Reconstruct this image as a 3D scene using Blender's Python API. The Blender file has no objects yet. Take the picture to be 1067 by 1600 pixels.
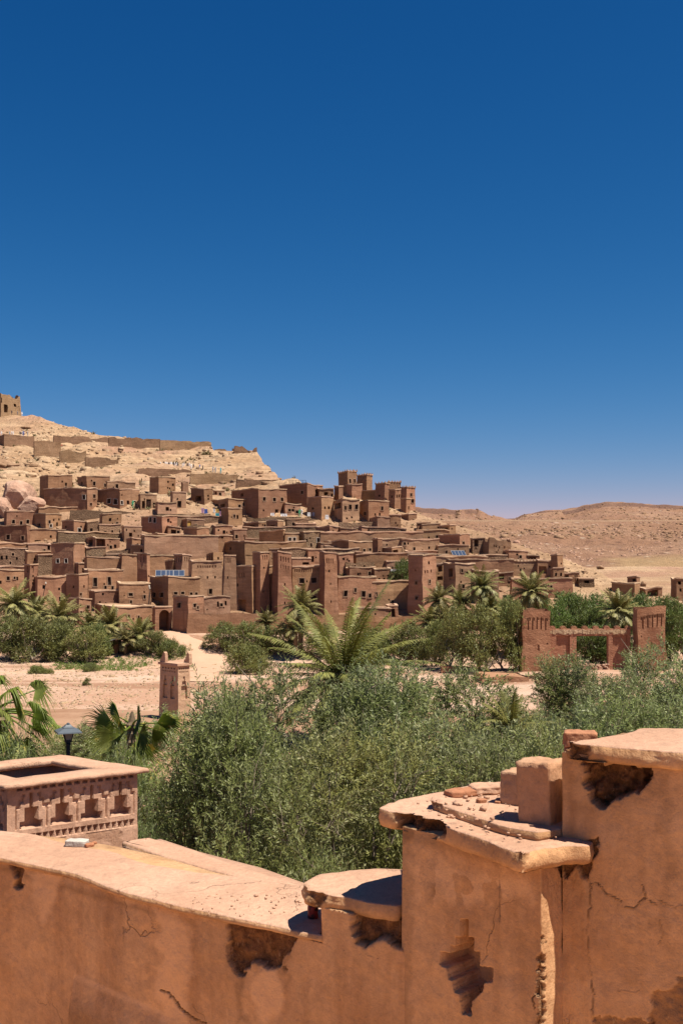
import bpy, bmesh, math, random
import numpy as np
from mathutils import Vector, Matrix

# ------------------------------------------------------------------ camera, sky, sun, exposure
SC = bpy.context.scene
COL = SC.collection
F, HZ, UC, ZC = 1700.0, 880.0, 533.5, 14.0      # focal length, horizon row, centre column (photo pixels), eye height
cam_d = bpy.data.cameras.new('camera'); cam = bpy.data.objects.new('camera', cam_d); COL.objects.link(cam)
cam.location = (0, 0, ZC); cam.rotation_euler = (math.pi / 2, 0, 0)
cam_d.sensor_fit = 'VERTICAL'; cam_d.sensor_height = 36.0; cam_d.lens = F / 1600 * 36
cam_d.shift_y = (HZ - 800) / 1600; cam_d.clip_start = 0.05; cam_d.clip_end = 20000
SC.camera = cam

SUN_EL = math.radians(65)
SX, SY = 0.88, -0.475                             # horizontal direction towards the sun
sun_d = bpy.data.lights.new('sun', 'SUN'); sun = bpy.data.objects.new('sun', sun_d); COL.objects.link(sun)
sun_d.energy = 5.0; sun_d.angle = math.radians(0.55); sun_d.color = (1.0, 0.93, 0.82)
sdir = Vector((SX * math.cos(SUN_EL), SY * math.cos(SUN_EL), math.sin(SUN_EL))).normalized()
sun.rotation_euler = sdir.to_track_quat('Z', 'Y').to_euler()

W = bpy.data.worlds.new('World'); SC.world = W; W.use_nodes = True
wt = W.node_tree; bg = wt.nodes['Background']
sky = wt.nodes.new('ShaderNodeTexSky'); sky.sky_type = 'NISHITA'; sky.sun_disc = False
sky.sun_elevation = SUN_EL; sky.sun_rotation = math.atan2(SX, SY)
sky.altitude = 1300; sky.air_density = 1.0; sky.dust_density = 0.25; sky.ozone_density = 4.0
# deep desert blue: the clear, dry, high air thins the red and green of the sky towards the zenith
sp = wt.nodes.new('ShaderNodeSeparateColor'); cb = wt.nodes.new('ShaderNodeCombineColor'); wt.links.new(sky.outputs[0], sp.inputs[0])
def wmath(op, a, b):
    m = wt.nodes.new('ShaderNodeMath'); m.operation = op; wt.links.new(a, m.inputs[0]); m.inputs[1].default_value = b; return m.outputs[0]
def wpow(k, top, ref, e): return wmath('MULTIPLY', wmath('POWER', wmath('MULTIPLY', sp.outputs[k], .05 / ref), e), top / .05)
wt.links.new(wpow(0, .152, .195, 2.55), cb.inputs[0]); wt.links.new(wpow(1, .206, .279, 1.27), cb.inputs[1])
wt.links.new(wmath('MULTIPLY', sp.outputs[2], .915), cb.inputs[2])
wt.links.new(cb.outputs[0], bg.inputs[0]); bg.inputs[1].default_value = 0.05
SC.view_settings.view_transform = 'Standard'; SC.view_settings.look = 'None'
SC.view_settings.exposure = 0.85; SC.view_settings.gamma = 1.0
SC.render.engine = 'CYCLES'
SC.cycles.max_bounces = 6; SC.cycles.diffuse_bounces = 4; SC.cycles.transparent_max_bounces = 4

# ------------------------------------------------------------------ noise
def _hash(ix, iy, iz, seed):
    h = (ix * 374761393 + iy * 668265263 + iz * 2147483647 + seed * 1274126177) & 0xffffffff
    h = ((h ^ (h >> 13)) * 1274126177) & 0xffffffff
    h = ((h ^ (h >> 16)) * 2246822519) & 0xffffffff
    return ((h ^ (h >> 15)) & 0xffff) / 65535.0 * 2 - 1

def vnoise(p, seed=0):
    p = np.asarray(p, float); i = np.floor(p).astype(np.int64); f = p - i; f = f * f * (3 - 2 * f)
    r = 0
    for dx in (0, 1):
        for dy in (0, 1):
            for dz in (0, 1):
                w = (f[..., 0] if dx else 1 - f[..., 0]) * (f[..., 1] if dy else 1 - f[..., 1]) * (f[..., 2] if dz else 1 - f[..., 2])
                r = r + w * _hash(i[..., 0] + dx, i[..., 1] + dy, i[..., 2] + dz, seed)
    return r

def fbm(p, octv=4, seed=0, gain=0.5):
    p = np.asarray(p, float); a, s, r = 1.0, 1.0, 0
    for k in range(octv):
        r = r + a * vnoise(p * s + 17.3 * k, seed + k); a *= gain; s *= 2.03
    return r

def sstep(a, b, x):
    t = np.clip((x - a) / (b - a), 0, 1); return t * t * (3 - 2 * t)

# ------------------------------------------------------------------ pixels of the photograph <-> the place
def P(u, y, d):
    return Vector(((u - UC) / F * d, d, ZC - (y - HZ) / F * d))
def PH(u, y, h):                                   # the point at height h below the eye
    return P(u, y, F * h / (y - HZ))
def pix(v):
    v = np.asarray(v); return UC + F * v[..., 0] / v[..., 1], HZ - F * (v[..., 2] - ZC) / v[..., 1]

# ------------------------------------------------------------------ object helpers
def link(o, parent=None):
    COL.objects.link(o)
    if parent is not None: o.parent = parent
    return o
def tag(o, label=None, cat=None, group=None, kind=None):
    if label: o['label'] = label
    if cat: o['category'] = cat
    if group: o['group'] = group
    if kind or cat: o['kind'] = kind or 'thing'
    return o
def empty(name, loc, rz=0.0):
    o = bpy.data.objects.new(name, None); o.location = loc; o.rotation_euler = (0, 0, rz); o.empty_display_size = .2
    return link(o)
def mesh_np(name, verts, quads=None, tris=None, smooth=False, attrs=None, matidx=None):
    me = bpy.data.meshes.new(name); verts = np.asarray(verts, np.float32)
    me.vertices.add(len(verts)); me.vertices.foreach_set('co', verts.ravel())
    loops, starts, n = [], [], 0
    if quads is not None and len(quads):
        q = np.asarray(quads, np.int32); loops.append(q.ravel()); starts.append(np.arange(len(q)) * 4); n += q.size
    if tris is not None and len(tris):
        t = np.asarray(tris, np.int32); loops.append(t.ravel()); starts.append(n + np.arange(len(t)) * 3); n += t.size
    lp = np.concatenate(loops).astype(np.int32); st = np.concatenate(starts).astype(np.int32)
    me.loops.add(len(lp)); me.loops.foreach_set('vertex_index', lp)
    me.polygons.add(len(st)); me.polygons.foreach_set('loop_start', st)
    if smooth: me.polygons.foreach_set('use_smooth', np.ones(len(st), bool))
    if matidx is not None: me.polygons.foreach_set('material_index', np.asarray(matidx, np.int32))
    me.update(calc_edges=True); me.validate()
    for k, v in (attrs or {}).items():
        a = me.attributes.new(k, 'FLOAT', 'POINT'); a.data.foreach_set('value', np.asarray(v, np.float32).ravel())
    return me
def obj(name, me, mats, parent=None, loc=None):
    for m in (mats if isinstance(mats, (list, tuple)) else [mats]): me.materials.append(m)
    o = bpy.data.objects.new(name, me)
    if loc is not None: o.location = loc
    return link(o, parent)

class MB:
    """collects polygons; build() links them as one mesh object"""
    def __init__(s): s.v, s.f, s.m = [], [], []
    def add(s, vs, fs, m=0):
        b = len(s.v); s.v += [tuple(map(float, q)) for q in vs]
        s.f += [tuple(b + i for i in q) for q in fs]; s.m += [m] * len(fs)
    def box(s, x0, y0, z0, x1, y1, z1, m=0, tf=None):
        vs = [(x0, y0, z0), (x1, y0, z0), (x1, y1, z0), (x0, y1, z0), (x0, y0, z1), (x1, y0, z1), (x1, y1, z1), (x0, y1, z1)]
        if tf: vs = [tf(q) for q in vs]
        s.add(vs, [(0, 3, 2, 1), (4, 5, 6, 7), (0, 1, 5, 4), (1, 2, 6, 5), (2, 3, 7, 6), (3, 0, 4, 7)], m)
    def tube(s, pts, rad, n=6, m=0, cap=True):
        pts = [Vector(q) for q in pts]; rings = []
        if not isinstance(rad, (list, tuple)): rad = [rad] * len(pts)
        up = Vector((0.01, 0.02, 1))
        for i, q in enumerate(pts):
            t = (pts[min(i + 1, len(pts) - 1)] - pts[max(i - 1, 0)]).normalized()
            a = t.cross(up if abs(t.z) < .95 else Vector((1, 0, 0))).normalized(); b = t.cross(a)
            rings.append([q + (a * math.cos(2 * math.pi * k / n) + b * math.sin(2 * math.pi * k / n)) * rad[i] for k in range(n)])
        vs = [v for r in rings for v in r]; fs = []
        for i in range(len(pts) - 1):
            for k in range(n):
                fs.append((i * n + k, i * n + (k + 1) % n, (i + 1) * n + (k + 1) % n, (i + 1) * n + k))
        if cap: fs += [tuple(range(n)), tuple(reversed(range((len(pts) - 1) * n, len(pts) * n)))]
        s.add(vs, fs, m)
    def lathe(s, prof, n=12, m=0, cx=0, cy=0):
        vs, fs = [], []
        for r, z in prof: vs += [(cx + r * math.cos(2 * math.pi * k / n), cy + r * math.sin(2 * math.pi * k / n), z) for k in range(n)]
        for i in range(len(prof) - 1):
            for k in range(n): fs.append((i * n + k, i * n + (k + 1) % n, (i + 1) * n + (k + 1) % n, (i + 1) * n + k))
        fs += [tuple(reversed(range(n))), tuple(range((len(prof) - 1) * n, len(prof) * n))]
        s.add(vs, fs, m)
    def mesh(s, name, smooth=False):
        me = bpy.data.meshes.new(name); me.from_pydata(s.v, [], s.f); me.polygons.foreach_set('material_index', s.m)
        if smooth: me.polygons.foreach_set('use_smooth', [True] * len(s.f))
        me.update(); return me
    def build(s, name, mats, parent=None, loc=None, smooth=False): return obj(name, s.mesh(name, smooth), mats, parent, loc)

def grid_quads(nr, nc):
    i = np.arange(nr - 1)[:, None] * nc + np.arange(nc - 1)[None, :]
    return np.stack([i, i + 1, i + nc + 1, i + nc], -1).reshape(-1, 4)

# ------------------------------------------------------------------ materials
class NT:
    def __init__(s, name):
        s.mat = bpy.data.materials.new(name); s.mat.use_nodes = True; s.t = s.mat.node_tree; s.b = s.t.nodes['Principled BSDF']
        s.b.inputs['Roughness'].default_value = .95; s.b.inputs['Specular IOR Level'].default_value = .15
        s.geo = s.t.nodes.new('ShaderNodeNewGeometry')
    def set(s, sock, v):
        if hasattr(v, 'is_linked') or hasattr(v, 'links'): s.t.links.new(v, sock)
        else: sock.default_value = v
    def pos(s, sc=(1, 1, 1), obj=False, off=(0, 0, 0)):
        m = s.t.nodes.new('ShaderNodeMapping')
        if obj:
            c = s.t.nodes.new('ShaderNodeTexCoord'); s.t.links.new(c.outputs['Object'], m.inputs[0])
        else: s.t.links.new(s.geo.outputs['Position'], m.inputs[0])
        m.inputs['Scale'].default_value = sc; m.inputs['Location'].default_value = off
        return m.outputs[0]
    def noise(s, sc=1.0, det=4, rough=.55, vec=None, dist=0.0):
        n = s.t.nodes.new('ShaderNodeTexNoise'); s.t.links.new(vec if vec is not None else s.geo.outputs['Position'], n.inputs['Vector'])
        n.inputs['Scale'].default_value = sc; n.inputs['Detail'].default_value = det; n.inputs['Roughness'].default_value = rough
        n.inputs['Distortion'].default_value = dist; return n.outputs[0]
    def voro(s, sc=1.0, vec=None, feat='F1', rnd=1.0):
        n = s.t.nodes.new('ShaderNodeTexVoronoi'); n.feature = feat
        s.t.links.new(vec if vec is not None else s.geo.outputs['Position'], n.inputs['Vector'])
        n.inputs['Scale'].default_value = sc; n.inputs['Randomness'].default_value = rnd; return n.outputs[0]
    def ramp(s, fac, stops):
        r = s.t.nodes.new('ShaderNodeValToRGB'); s.t.links.new(fac, r.inputs[0]); e = r.color_ramp.elements
        while len(e) < len(stops): e.new(.5)
        for k, (p, c) in enumerate(stops):
            e[k].position = p; e[k].color = (c, c, c, 1) if isinstance(c, (int, float)) else (*c, 1)
        return r.outputs[0]
    def mix(s, fac, a, b, mode='MIX'):
        m = s.t.nodes.new('ShaderNodeMix'); m.data_type = 'RGBA'; m.blend_type = mode
        s.set(m.inputs[0], fac)
        for k, v in ((6, a), (7, b)):
            if isinstance(v, tuple) and len(v) == 3: v = (*v, 1)
            s.set(m.inputs[k], v)
        return m.outputs[2]
    def math(s, op, a, b=0.5, clamp=False):
        m = s.t.nodes.new('ShaderNodeMath'); m.operation = op; m.use_clamp = clamp; s.set(m.inputs[0], a); s.set(m.inputs[1], b); return m.outputs[0]
    def attr(s, name):
        a = s.t.nodes.new('ShaderNodeAttribute'); a.attribute_name = name; return a.outputs['Fac']
    def rand(s):
        a = s.t.nodes.new('ShaderNodeObjectInfo'); return a.outputs['Random']
    def hsv(s, col, h=.5, sat=1.0, val=1.0):
        n = s.t.nodes.new('ShaderNodeHueSaturation'); s.set(n.inputs['Color'], col); s.set(n.inputs['Hue'], h); s.set(n.inputs['Saturation'], sat); s.set(n.inputs['Value'], val); return n.outputs[0]
    def bump(s, h, strength=.5, dist=.05, prev=None):
        b = s.t.nodes.new('ShaderNodeBump'); s.set(b.inputs['Height'], h); b.inputs['Strength'].default_value = strength; b.inputs['Distance'].default_value = dist
        if prev is not None: s.t.links.new(prev, b.inputs['Normal'])
        return b.outputs[0]
    def out(s, col, normal=None, rough=None):
        s.set(s.b.inputs['Base Color'], (*col, 1) if isinstance(col, tuple) and len(col) == 3 else col)
        if normal is not None: s.t.links.new(normal, s.b.inputs['Normal'])
        if rough is not None: s.set(s.b.inputs['Roughness'], rough)
        return s.mat

def mat_flat(name, col, rough=.8, var=.12, sc=3.0):
    n = NT(name); c = n.mix(n.noise(sc, 3), tuple(v * (1 - var) for v in col), tuple(min(1, v * (1 + var)) for v in col))
    return n.out(c, None, rough)

def mat_adobe(name, base, pale, dark, stone=0.0, rnd=.26):
    n = NT(name)
    big = n.ramp(n.noise(.35, 5, .6), [(.35, 0.), (.68, 1.)])
    col = n.mix(big, base, pale)
    courses = n.ramp(n.noise(1.0, 3, .6, n.pos((.25, .25, 2.6))), [(.38, 0.), (.6, 1.)])
    col = n.mix(n.math('MULTIPLY', courses, .42), col, tuple(.68 * v for v in base))
    streak = n.ramp(n.noise(1.0, 4, .6, n.pos((1.3, 1.3, .13))), [(.55, 0.), (.75, 1.)])
    col = n.mix(n.math('MULTIPLY', streak, .42), col, dark)
    fine = n.noise(5.0, 4, .7)
    col = n.mix(.5, col, n.ramp(fine, [(.25, .62), (.8, 1.25)]), 'MULTIPLY')
    h = n.math('ADD', n.math('MULTIPLY', fine, .5), n.noise(1.2, 3))
    if stone:
        v = n.voro(3.6, n.pos((1, 1, 1.7))); e = n.ramp(v, [(.1, 1.1), (.6, .6)])
        col = n.mix(stone, col, n.mix(1.0, col, e, 'MULTIPLY')); h = n.math('ADD', h, n.math('MULTIPLY', e, 1.2 * stone))
    r = n.rand()
    col = n.hsv(col, n.math('ADD', n.math('MULTIPLY', n.math('FRACT', n.math('MULTIPLY', r, 7.31)), .016), .492), 1.0,
                n.math('ADD', n.math('MULTIPLY', r, rnd * 2), 1 - rnd))
    return n.out(col, n.bump(h, .55, .12))

M = {}
M['adobe'] = mat_adobe('adobe brown', (.282, .149, .081), (.36, .203, .116), (.14, .07, .04))
M['adobe_red'] = mat_adobe('adobe red', (.282, .145, .078), (.352, .192, .112), (.15, .068, .04))
M['adobe_tan'] = mat_adobe('adobe tan', (.318, .183, .107), (.385, .233, .143), (.18, .098, .056))
M['stone'] = mat_adobe('rubble stone', (.265, .16, .095), (.345, .222, .138), (.14, .08, .047), stone=1.0)
M['adobe_gate'] = mat_adobe('adobe gate', (.33, .160, .088), (.39, .20, .115), (.20, .092, .052), stone=.35, rnd=.04)
M['cap'] = mat_adobe('lit roof edge tone', (.42, .27, .17), (.50, .34, .225), (.30, .185, .115), rnd=.15)  # paler than the walls: sunlit parapet tops put into the colour
M['wood_dark'] = mat_flat('dark wood', (.035, .024, .018), .8, .3, 6)
M['frame'] = mat_flat('window surround', (.30, .19, .12), .9)
M['frame_white'] = mat_flat('whitewashed surround', (.46, .40, .33), .9)
M['wood_yellow'] = mat_flat('yellow door', (.42, .25, .06), .7)
M['white_plaster'] = mat_flat('white plaster', (.72, .68, .62), .9, .08)
M['metal_dark'] = mat_flat('dark metal', (.03, .032, .035), .5)
M['metal_grey'] = mat_flat('grey metal', (.25, .24, .23), .5)
# ------------------------------------------------------------------ the ground: near bank, river bed, village hill, far hills
RIDGE = np.array([(-1500, 600), (-700, 612), (-100, 640), (0, 650), (45, 652), (70, 660), (100, 667), (155, 684), (250, 692), (330, 703), (345, 708), (388, 704), (402, 718),
                  (440, 752), (480, 768), (560, 780), (650, 800), (700, 818), (760, 835), (800, 848), (860, 866), (900, 880), (940, 897), (1000, 926),
                  (1067, 940), (1200, 952), (1800, 962), (3000, 965)], float)
MESA = np.array([(-2000, 790), (500, 792), (640, 794), (690, 797), (722, 799), (735, 797), (748, 799), (765, 810), (790, 813), (806, 812), (822, 804), (850, 800), (870, 800),
                 (900, 795), (930, 788), (945, 786), (1000, 787), (1030, 790), (1067, 791), (1300, 788), (3000, 795)], float)
FARZ = np.array([(0, -1), (190, 1), (250, 3), (330, 5), (430, 9.5), (560, 20), (700, 34), (760, 43.5), (1100, 57.5)], float)
def D_of_y(y):
    y = np.asarray(y, float)
    return np.where(y > 780, 170 + .35 * (985 - y), 241.75 + (780 - y) * 1.55)
def Y_of_d(d): return np.where(d < 241.75, 985 - (d - 170) / .35, 780 - (d - 241.75) / 1.55)
def terrain(X, Y, detail=True):
    X = np.asarray(X, float); Y = np.asarray(Y, float); u = UC + F * X / np.maximum(Y, 1.0); u = np.clip(u, -1500, 3000)
    p = np.stack([X, Y, np.zeros_like(X)], -1)
    near = 8.6 - .028 * np.clip(Y - 5, 0, 40); bed = .25 + .25 * vnoise(p / 25, 3) * sstep(85, 95, Y)
    z = near + (bed - near) * sstep(46, 84, Y)
    # far bank up to the foot of the village
    foot = 14 - 105 / F * 170
    ledge = sstep(-40, 60, X) * sstep(100, 118, Y + .05 * X) * .9
    z = np.where(Y > 95, np.maximum(bed, bed + ledge), z)
    bank = sstep(149, 170, Y + 3 * vnoise(p / 12, 5))
    z = np.where(Y > 140, z + (foot - z) * bank, z)
    yr = np.interp(u, RIDGE[:, 0], RIDGE[:, 1]); dr = D_of_y(yr)
    dd = np.minimum(Y, dr); zv = 14 - (Y_of_d(dd) - HZ) / F * dd - .38 * np.maximum(Y - dr, 0) - .0012 * np.maximum(Y - dr, 0) ** 2
    hill = sstep(168, 172, Y)
    z = z + (zv - z) * hill
    zf = np.interp(Y, FARZ[:, 0], FARZ[:, 1])
    zm = 14 + (880 - np.interp(u, MESA[:, 0], MESA[:, 1])) / F * 1500
    t1 = sstep(1100, 1420, Y) ** 1.3; t2 = sstep(1425, 1462, Y)
    cliff = np.where(zm > 86, 9, 3.0)
    zmes = zf + (zm - cliff - zf) * t1 + cliff * t2
    zf = np.where(Y > 1100, zmes, zf)
    zf = zf - sstep(1900, 3800, Y) * (zf + 30)
    if detail:
        q = p.copy(); up = sstep(235, 262, Y) * (Y < 520)
        rough = fbm(q / 11, 5, 11) * 1.3 * up + np.abs(fbm(q / 30, 4, 19)) * 1.9 * up
        vill = fbm(q / 7, 4, 23) * .28 * sstep(172, 180, Y)
        zz = z + rough * sstep(0, 14, dr - Y + 6) + vill * (Y < 520)
        st = 2.3; k = zz / st; fl = np.floor(k); fr = k - fl                     # hard rock beds on the upper hill
        zt = (fl + sstep(.25, .75, fr)) * st
        m = up * sstep(-.1, .35, vnoise(q / 40, 31)) * .9
        z = zz + (zt - zz) * m
        # far slopes: gullies and ledges
        fs = sstep(420, 620, Y) * (1 - sstep(745, 775, Y)) + sstep(1110, 1200, Y) * (1 - sstep(1480, 1500, Y)) * 1.3
        zf = zf + fs * (fbm(q / 60, 5, 41) * 2.2 - np.abs(fbm(q / 34, 4, 43)) * 2.2) + fbm(q / 25, 3, 47) * .35
        near_n = fbm(q / 3, 3, 7) * .06
        z = z + near_n * (Y < 170)
    return np.where(Y > 175, np.maximum(z, zf), z)
def ground_hit(u, y, dmin=20, dmax=520):
    d = np.linspace(dmin, dmax, 4000); X = (u - UC) / F * d; zr = ZC - (y - HZ) / F * d
    zt = terrain(X, d, False); k = np.argmax(zt >= zr)
    if not (zt >= zr).any(): k = len(d) - 1
    return Vector((X[k], d[k], float(zt[k])))

def us_line(step): return np.concatenate([np.arange(-700, -60, 24.), np.arange(-60, 1130, step), np.arange(1130, 1900, 24.)])
def terrain_sheet(name, rows, step, mat):
    us = us_line(step); U, Dd = np.meshgrid(us, rows); X = (U - UC) / F * Dd
    Z = terrain(X, Dd); V = np.stack([X, Dd, Z], -1).reshape(-1, 3)
    o = obj(name, mesh_np(name, V, grid_quads(len(rows), len(us)), smooth=False), mat); tag(o, kind='structure'); return o

def mat_bank():
    n = NT('near bank earth'); c = n.mix(n.ramp(n.noise(.6, 5), [(.35, 0.), (.65, 1.)]), (.24, .13, .075), (.33, .20, .125))
    return n.out(c, n.bump(n.noise(4, 4), .5, .1))
def mat_bed():
    n = NT('river gravel'); a = n.ramp(n.noise(.045, 5, .6, n.pos((.6, 1.6, 1))), [(.38, 0.), (.62, 1.)])
    c = n.mix(a, (.36, .21, .135), (.46, .315, .225)); band = n.ramp(n.noise(.05, 4, .6, n.pos((.35, 2.6, 1))), [(.52, 0.), (.60, 1.)])
    c = n.mix(n.math('MULTIPLY', band, .75), c, (.25, .13, .075)); v = n.voro(1.6)
    c = n.mix(n.ramp(v, [(.10, .55), (.28, 0.)]), c, (.50, .40, .31)); c = n.mix(n.ramp(n.voro(.9), [(.07, .5), (.2, 0.)]), c, (.22, .14, .09))
    c = n.mix(.4, c, n.ramp(n.noise(3, 4, .7), [(.25, .65), (.8, 1.25)]), 'MULTIPLY')
    return n.out(c, n.bump(n.noise(3, 4), .6, .25))
def mat_hill():
    n = NT('village hill rock'); c = n.mix(n.ramp(n.noise(.05, 5, .6), [(.4, 0.), (.62, 1.)]), (.45, .305, .185), (.39, .245, .14))
    c = n.mix(n.ramp(n.noise(.03, 3, .5), [(.5, 0.), (.64, .8)]), c, (.34, .19, .125))
    st = n.ramp(n.noise(1, 4, .65, n.pos((.05, .05, 1.1))), [(.42, 0.), (.55, 1.)])
    c = n.mix(n.math('MULTIPLY', st, .4), c, (.245, .14, .075))
    c = n.mix(.65, c, n.ramp(n.noise(.7, 6, .75), [(.3, .55), (.7, 1.22)]), 'MULTIPLY')
    sc = n.ramp(n.voro(.42), [(.05, 1.), (.17, 0.)]); c = n.mix(n.math('MULTIPLY', sc, .45), c, (.16, .10, .05))
    # the trodden rubble earth between the houses is browner than the bare rock above
    z = n.t.nodes.new('ShaderNodeSeparateXYZ'); n.t.links.new(n.geo.outputs['Position'], z.inputs[0])
    v = n.math('MULTIPLY', n.ramp(n.math('DIVIDE', n.math('ADD', z.outputs[1], n.math('MULTIPLY', n.math('SUBTRACT', n.noise(.12, 4), .5), 26.)), 400.), [(.552, 1.), (.602, 0.)]), n.ramp(n.math('DIVIDE', z.outputs[0], z.outputs[1]), [(.150, 1.), (.205, .0)]))
    c = n.mix(n.math('MULTIPLY', v, .85), c, n.mix(n.noise(.9, 6, .75), (.20, .112, .063), (.33, .205, .122)))
    h = n.math('ADD', n.noise(.5, 6, .7), n.math('MULTIPLY', n.voro(.5), .5))
    return n.out(c, n.bump(h, .9, 1.2))
def mat_far():
    n = NT('far hills'); z = n.t.nodes.new('ShaderNodeSeparateXYZ'); n.t.links.new(n.geo.outputs['Position'], z.inputs[0]); yv, xv, zv = z.outputs[1], z.outputs[0], z.outputs[2]
    c = n.mix(n.ramp(n.noise(.012, 5, .6), [(.4, 0.), (.62, 1.)]), (.285, .155, .092), (.345, .205, .128))
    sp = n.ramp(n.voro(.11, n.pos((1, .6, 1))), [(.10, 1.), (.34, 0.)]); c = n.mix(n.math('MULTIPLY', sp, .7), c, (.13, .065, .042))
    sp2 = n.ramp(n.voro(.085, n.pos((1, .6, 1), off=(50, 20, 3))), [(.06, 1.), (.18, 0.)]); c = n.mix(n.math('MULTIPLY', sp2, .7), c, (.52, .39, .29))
    c = n.mix(.5, c, n.ramp(n.noise(.09, 6, .75), [(.3, .6), (.7, 1.25)]), 'MULTIPLY')
    bed = n.ramp(n.noise(1, 4, .6, n.pos((.006, .004, .24))), [(.47, 0.), (.53, 1.)])
    far = n.ramp(n.math('DIVIDE', yv, 2000.), [(.55, 0.), (.60, 1.)]); c = n.mix(n.math('MULTIPLY', n.math('MULTIPLY', bed, far), .35), c, (.23, .12, .085))
    # the level fields: a tan bench in front of the mesa, a straw-coloured field at the foot
    bench = n.ramp(n.math('DIVIDE', yv, 2000.), [(.380, 0.), (.386, 1.), (.555, 1.), (.57, 0.)]); c = n.mix(bench, c, n.mix(n.noise(.05, 5, .7), (.31, .185, .108), (.37, .235, .145)))
    yy = n.math('ADD', yv, n.math('MULTIPLY', n.math('SUBTRACT', n.noise(.012, 3), .5), 150.))
    xx = n.math('ADD', n.math('DIVIDE', xv, yv), n.math('MULTIPLY', n.math('SUBTRACT', n.noise(.02, 3), .5), .10))
    fld = n.math('MULTIPLY', n.ramp(n.math('DIVIDE', yy, 1000.), [(.28, 0.), (.32, 1.), (.50, 1.), (.55, 0.)]), n.ramp(xx, [(.235, 0.), (.26, 1.)]))
    c = n.mix(n.math('MULTIPLY', fld, .6), c, n.mix(n.noise(.2, 4, .7), (.36, .235, .105), (.46, .32, .165)))
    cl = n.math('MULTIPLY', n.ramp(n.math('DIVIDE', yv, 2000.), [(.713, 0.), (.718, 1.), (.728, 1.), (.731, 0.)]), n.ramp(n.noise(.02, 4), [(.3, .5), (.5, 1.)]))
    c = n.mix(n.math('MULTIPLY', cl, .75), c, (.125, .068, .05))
    return n.out(c, n.bump(n.noise(.12, 6, .75), 1.0, 6.0))
M['bank'] = mat_bank(); M['bed'] = mat_bed(); M['hill'] = mat_hill(); M['far'] = mat_far()
r1 = np.concatenate([np.arange(3.0, 20, 1.0), np.arange(20, 92.1, 2.0)])
r2 = np.arange(92, 168.1, .8); r3 = np.arange(168, 470.1, 1.05); r4 = np.concatenate([r3[-1:], np.geomspace(476, 1400, 190), np.arange(1405, 1520, 6), np.geomspace(1530, 6000, 30)])
terrain_sheet('near_bank', r1, 12., M['bank'])
terrain_sheet('river_bed', np.concatenate([r1[-1:], r2[1:]]), 5., M['bed'])
terrain_sheet('village_hill', np.concatenate([r2[-1:], r3[1:]]), 3.5, M['hill'])
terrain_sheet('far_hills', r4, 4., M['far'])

def drape(name, px, width, mat, lift=.05, step=1.0):
    """a track laid on the ground along pixel points"""
    c = [ground_hit(u, y) for u, y in px]; pts = []
    for a, b in zip(c, c[1:]):
        n = max(2, int((b - a).length / step)); pts += [a.lerp(b, k / n) for k in range(n)]
    pts.append(c[-1]); A = np.array([(p.x, p.y) for p in pts])
    for _ in range(6): A[1:-1] = (A[:-2] + A[1:-1] * 2 + A[2:]) / 4
    T = np.gradient(A, axis=0); T /= np.linalg.norm(T, axis=1)[:, None]; N = np.stack([-T[:, 1], T[:, 0]], 1); s = np.linspace(-1, 1, 9); V = []
    wv = np.interp(np.linspace(0, 1, len(A)), np.linspace(0, 1, len(width)), width)
    for i in range(len(A)):
        for k in s:
            xy = A[i] + N[i] * k * wv[i] * (1 + .15 * math.sin(i * .9 + k * 3)); z = terrain(xy[0], xy[1]); V.append((xy[0], xy[1], float(z) + lift - .12 * abs(k) ** 3))
    o = obj(name, mesh_np(name, V, grid_quads(len(A), 9), smooth=True), mat); tag(o, kind='structure'); return o
npth = NT('sandy track'); M['track'] = npth.out(npth.mix(npth.noise(.5, 5, .7), (.40, .235, .15), (.50, .32, .215)), npth.bump(npth.noise(3, 4), .4, .1))
drape('path', [(258, 987), (280, 996), (310, 1008), (326, 1024), (318, 1042), (296, 1066)], [1.6, 1.9, 2.6, 3.0, 3.6, 4.2], M['track'], .10, .8)
drape('path', [(318, 1036), (240, 1042), (150, 1046), (60, 1050), (-40, 1052)], [1.6, 1.5, 1.4, 1.4], M['track'], .07, 1.2)
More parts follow.
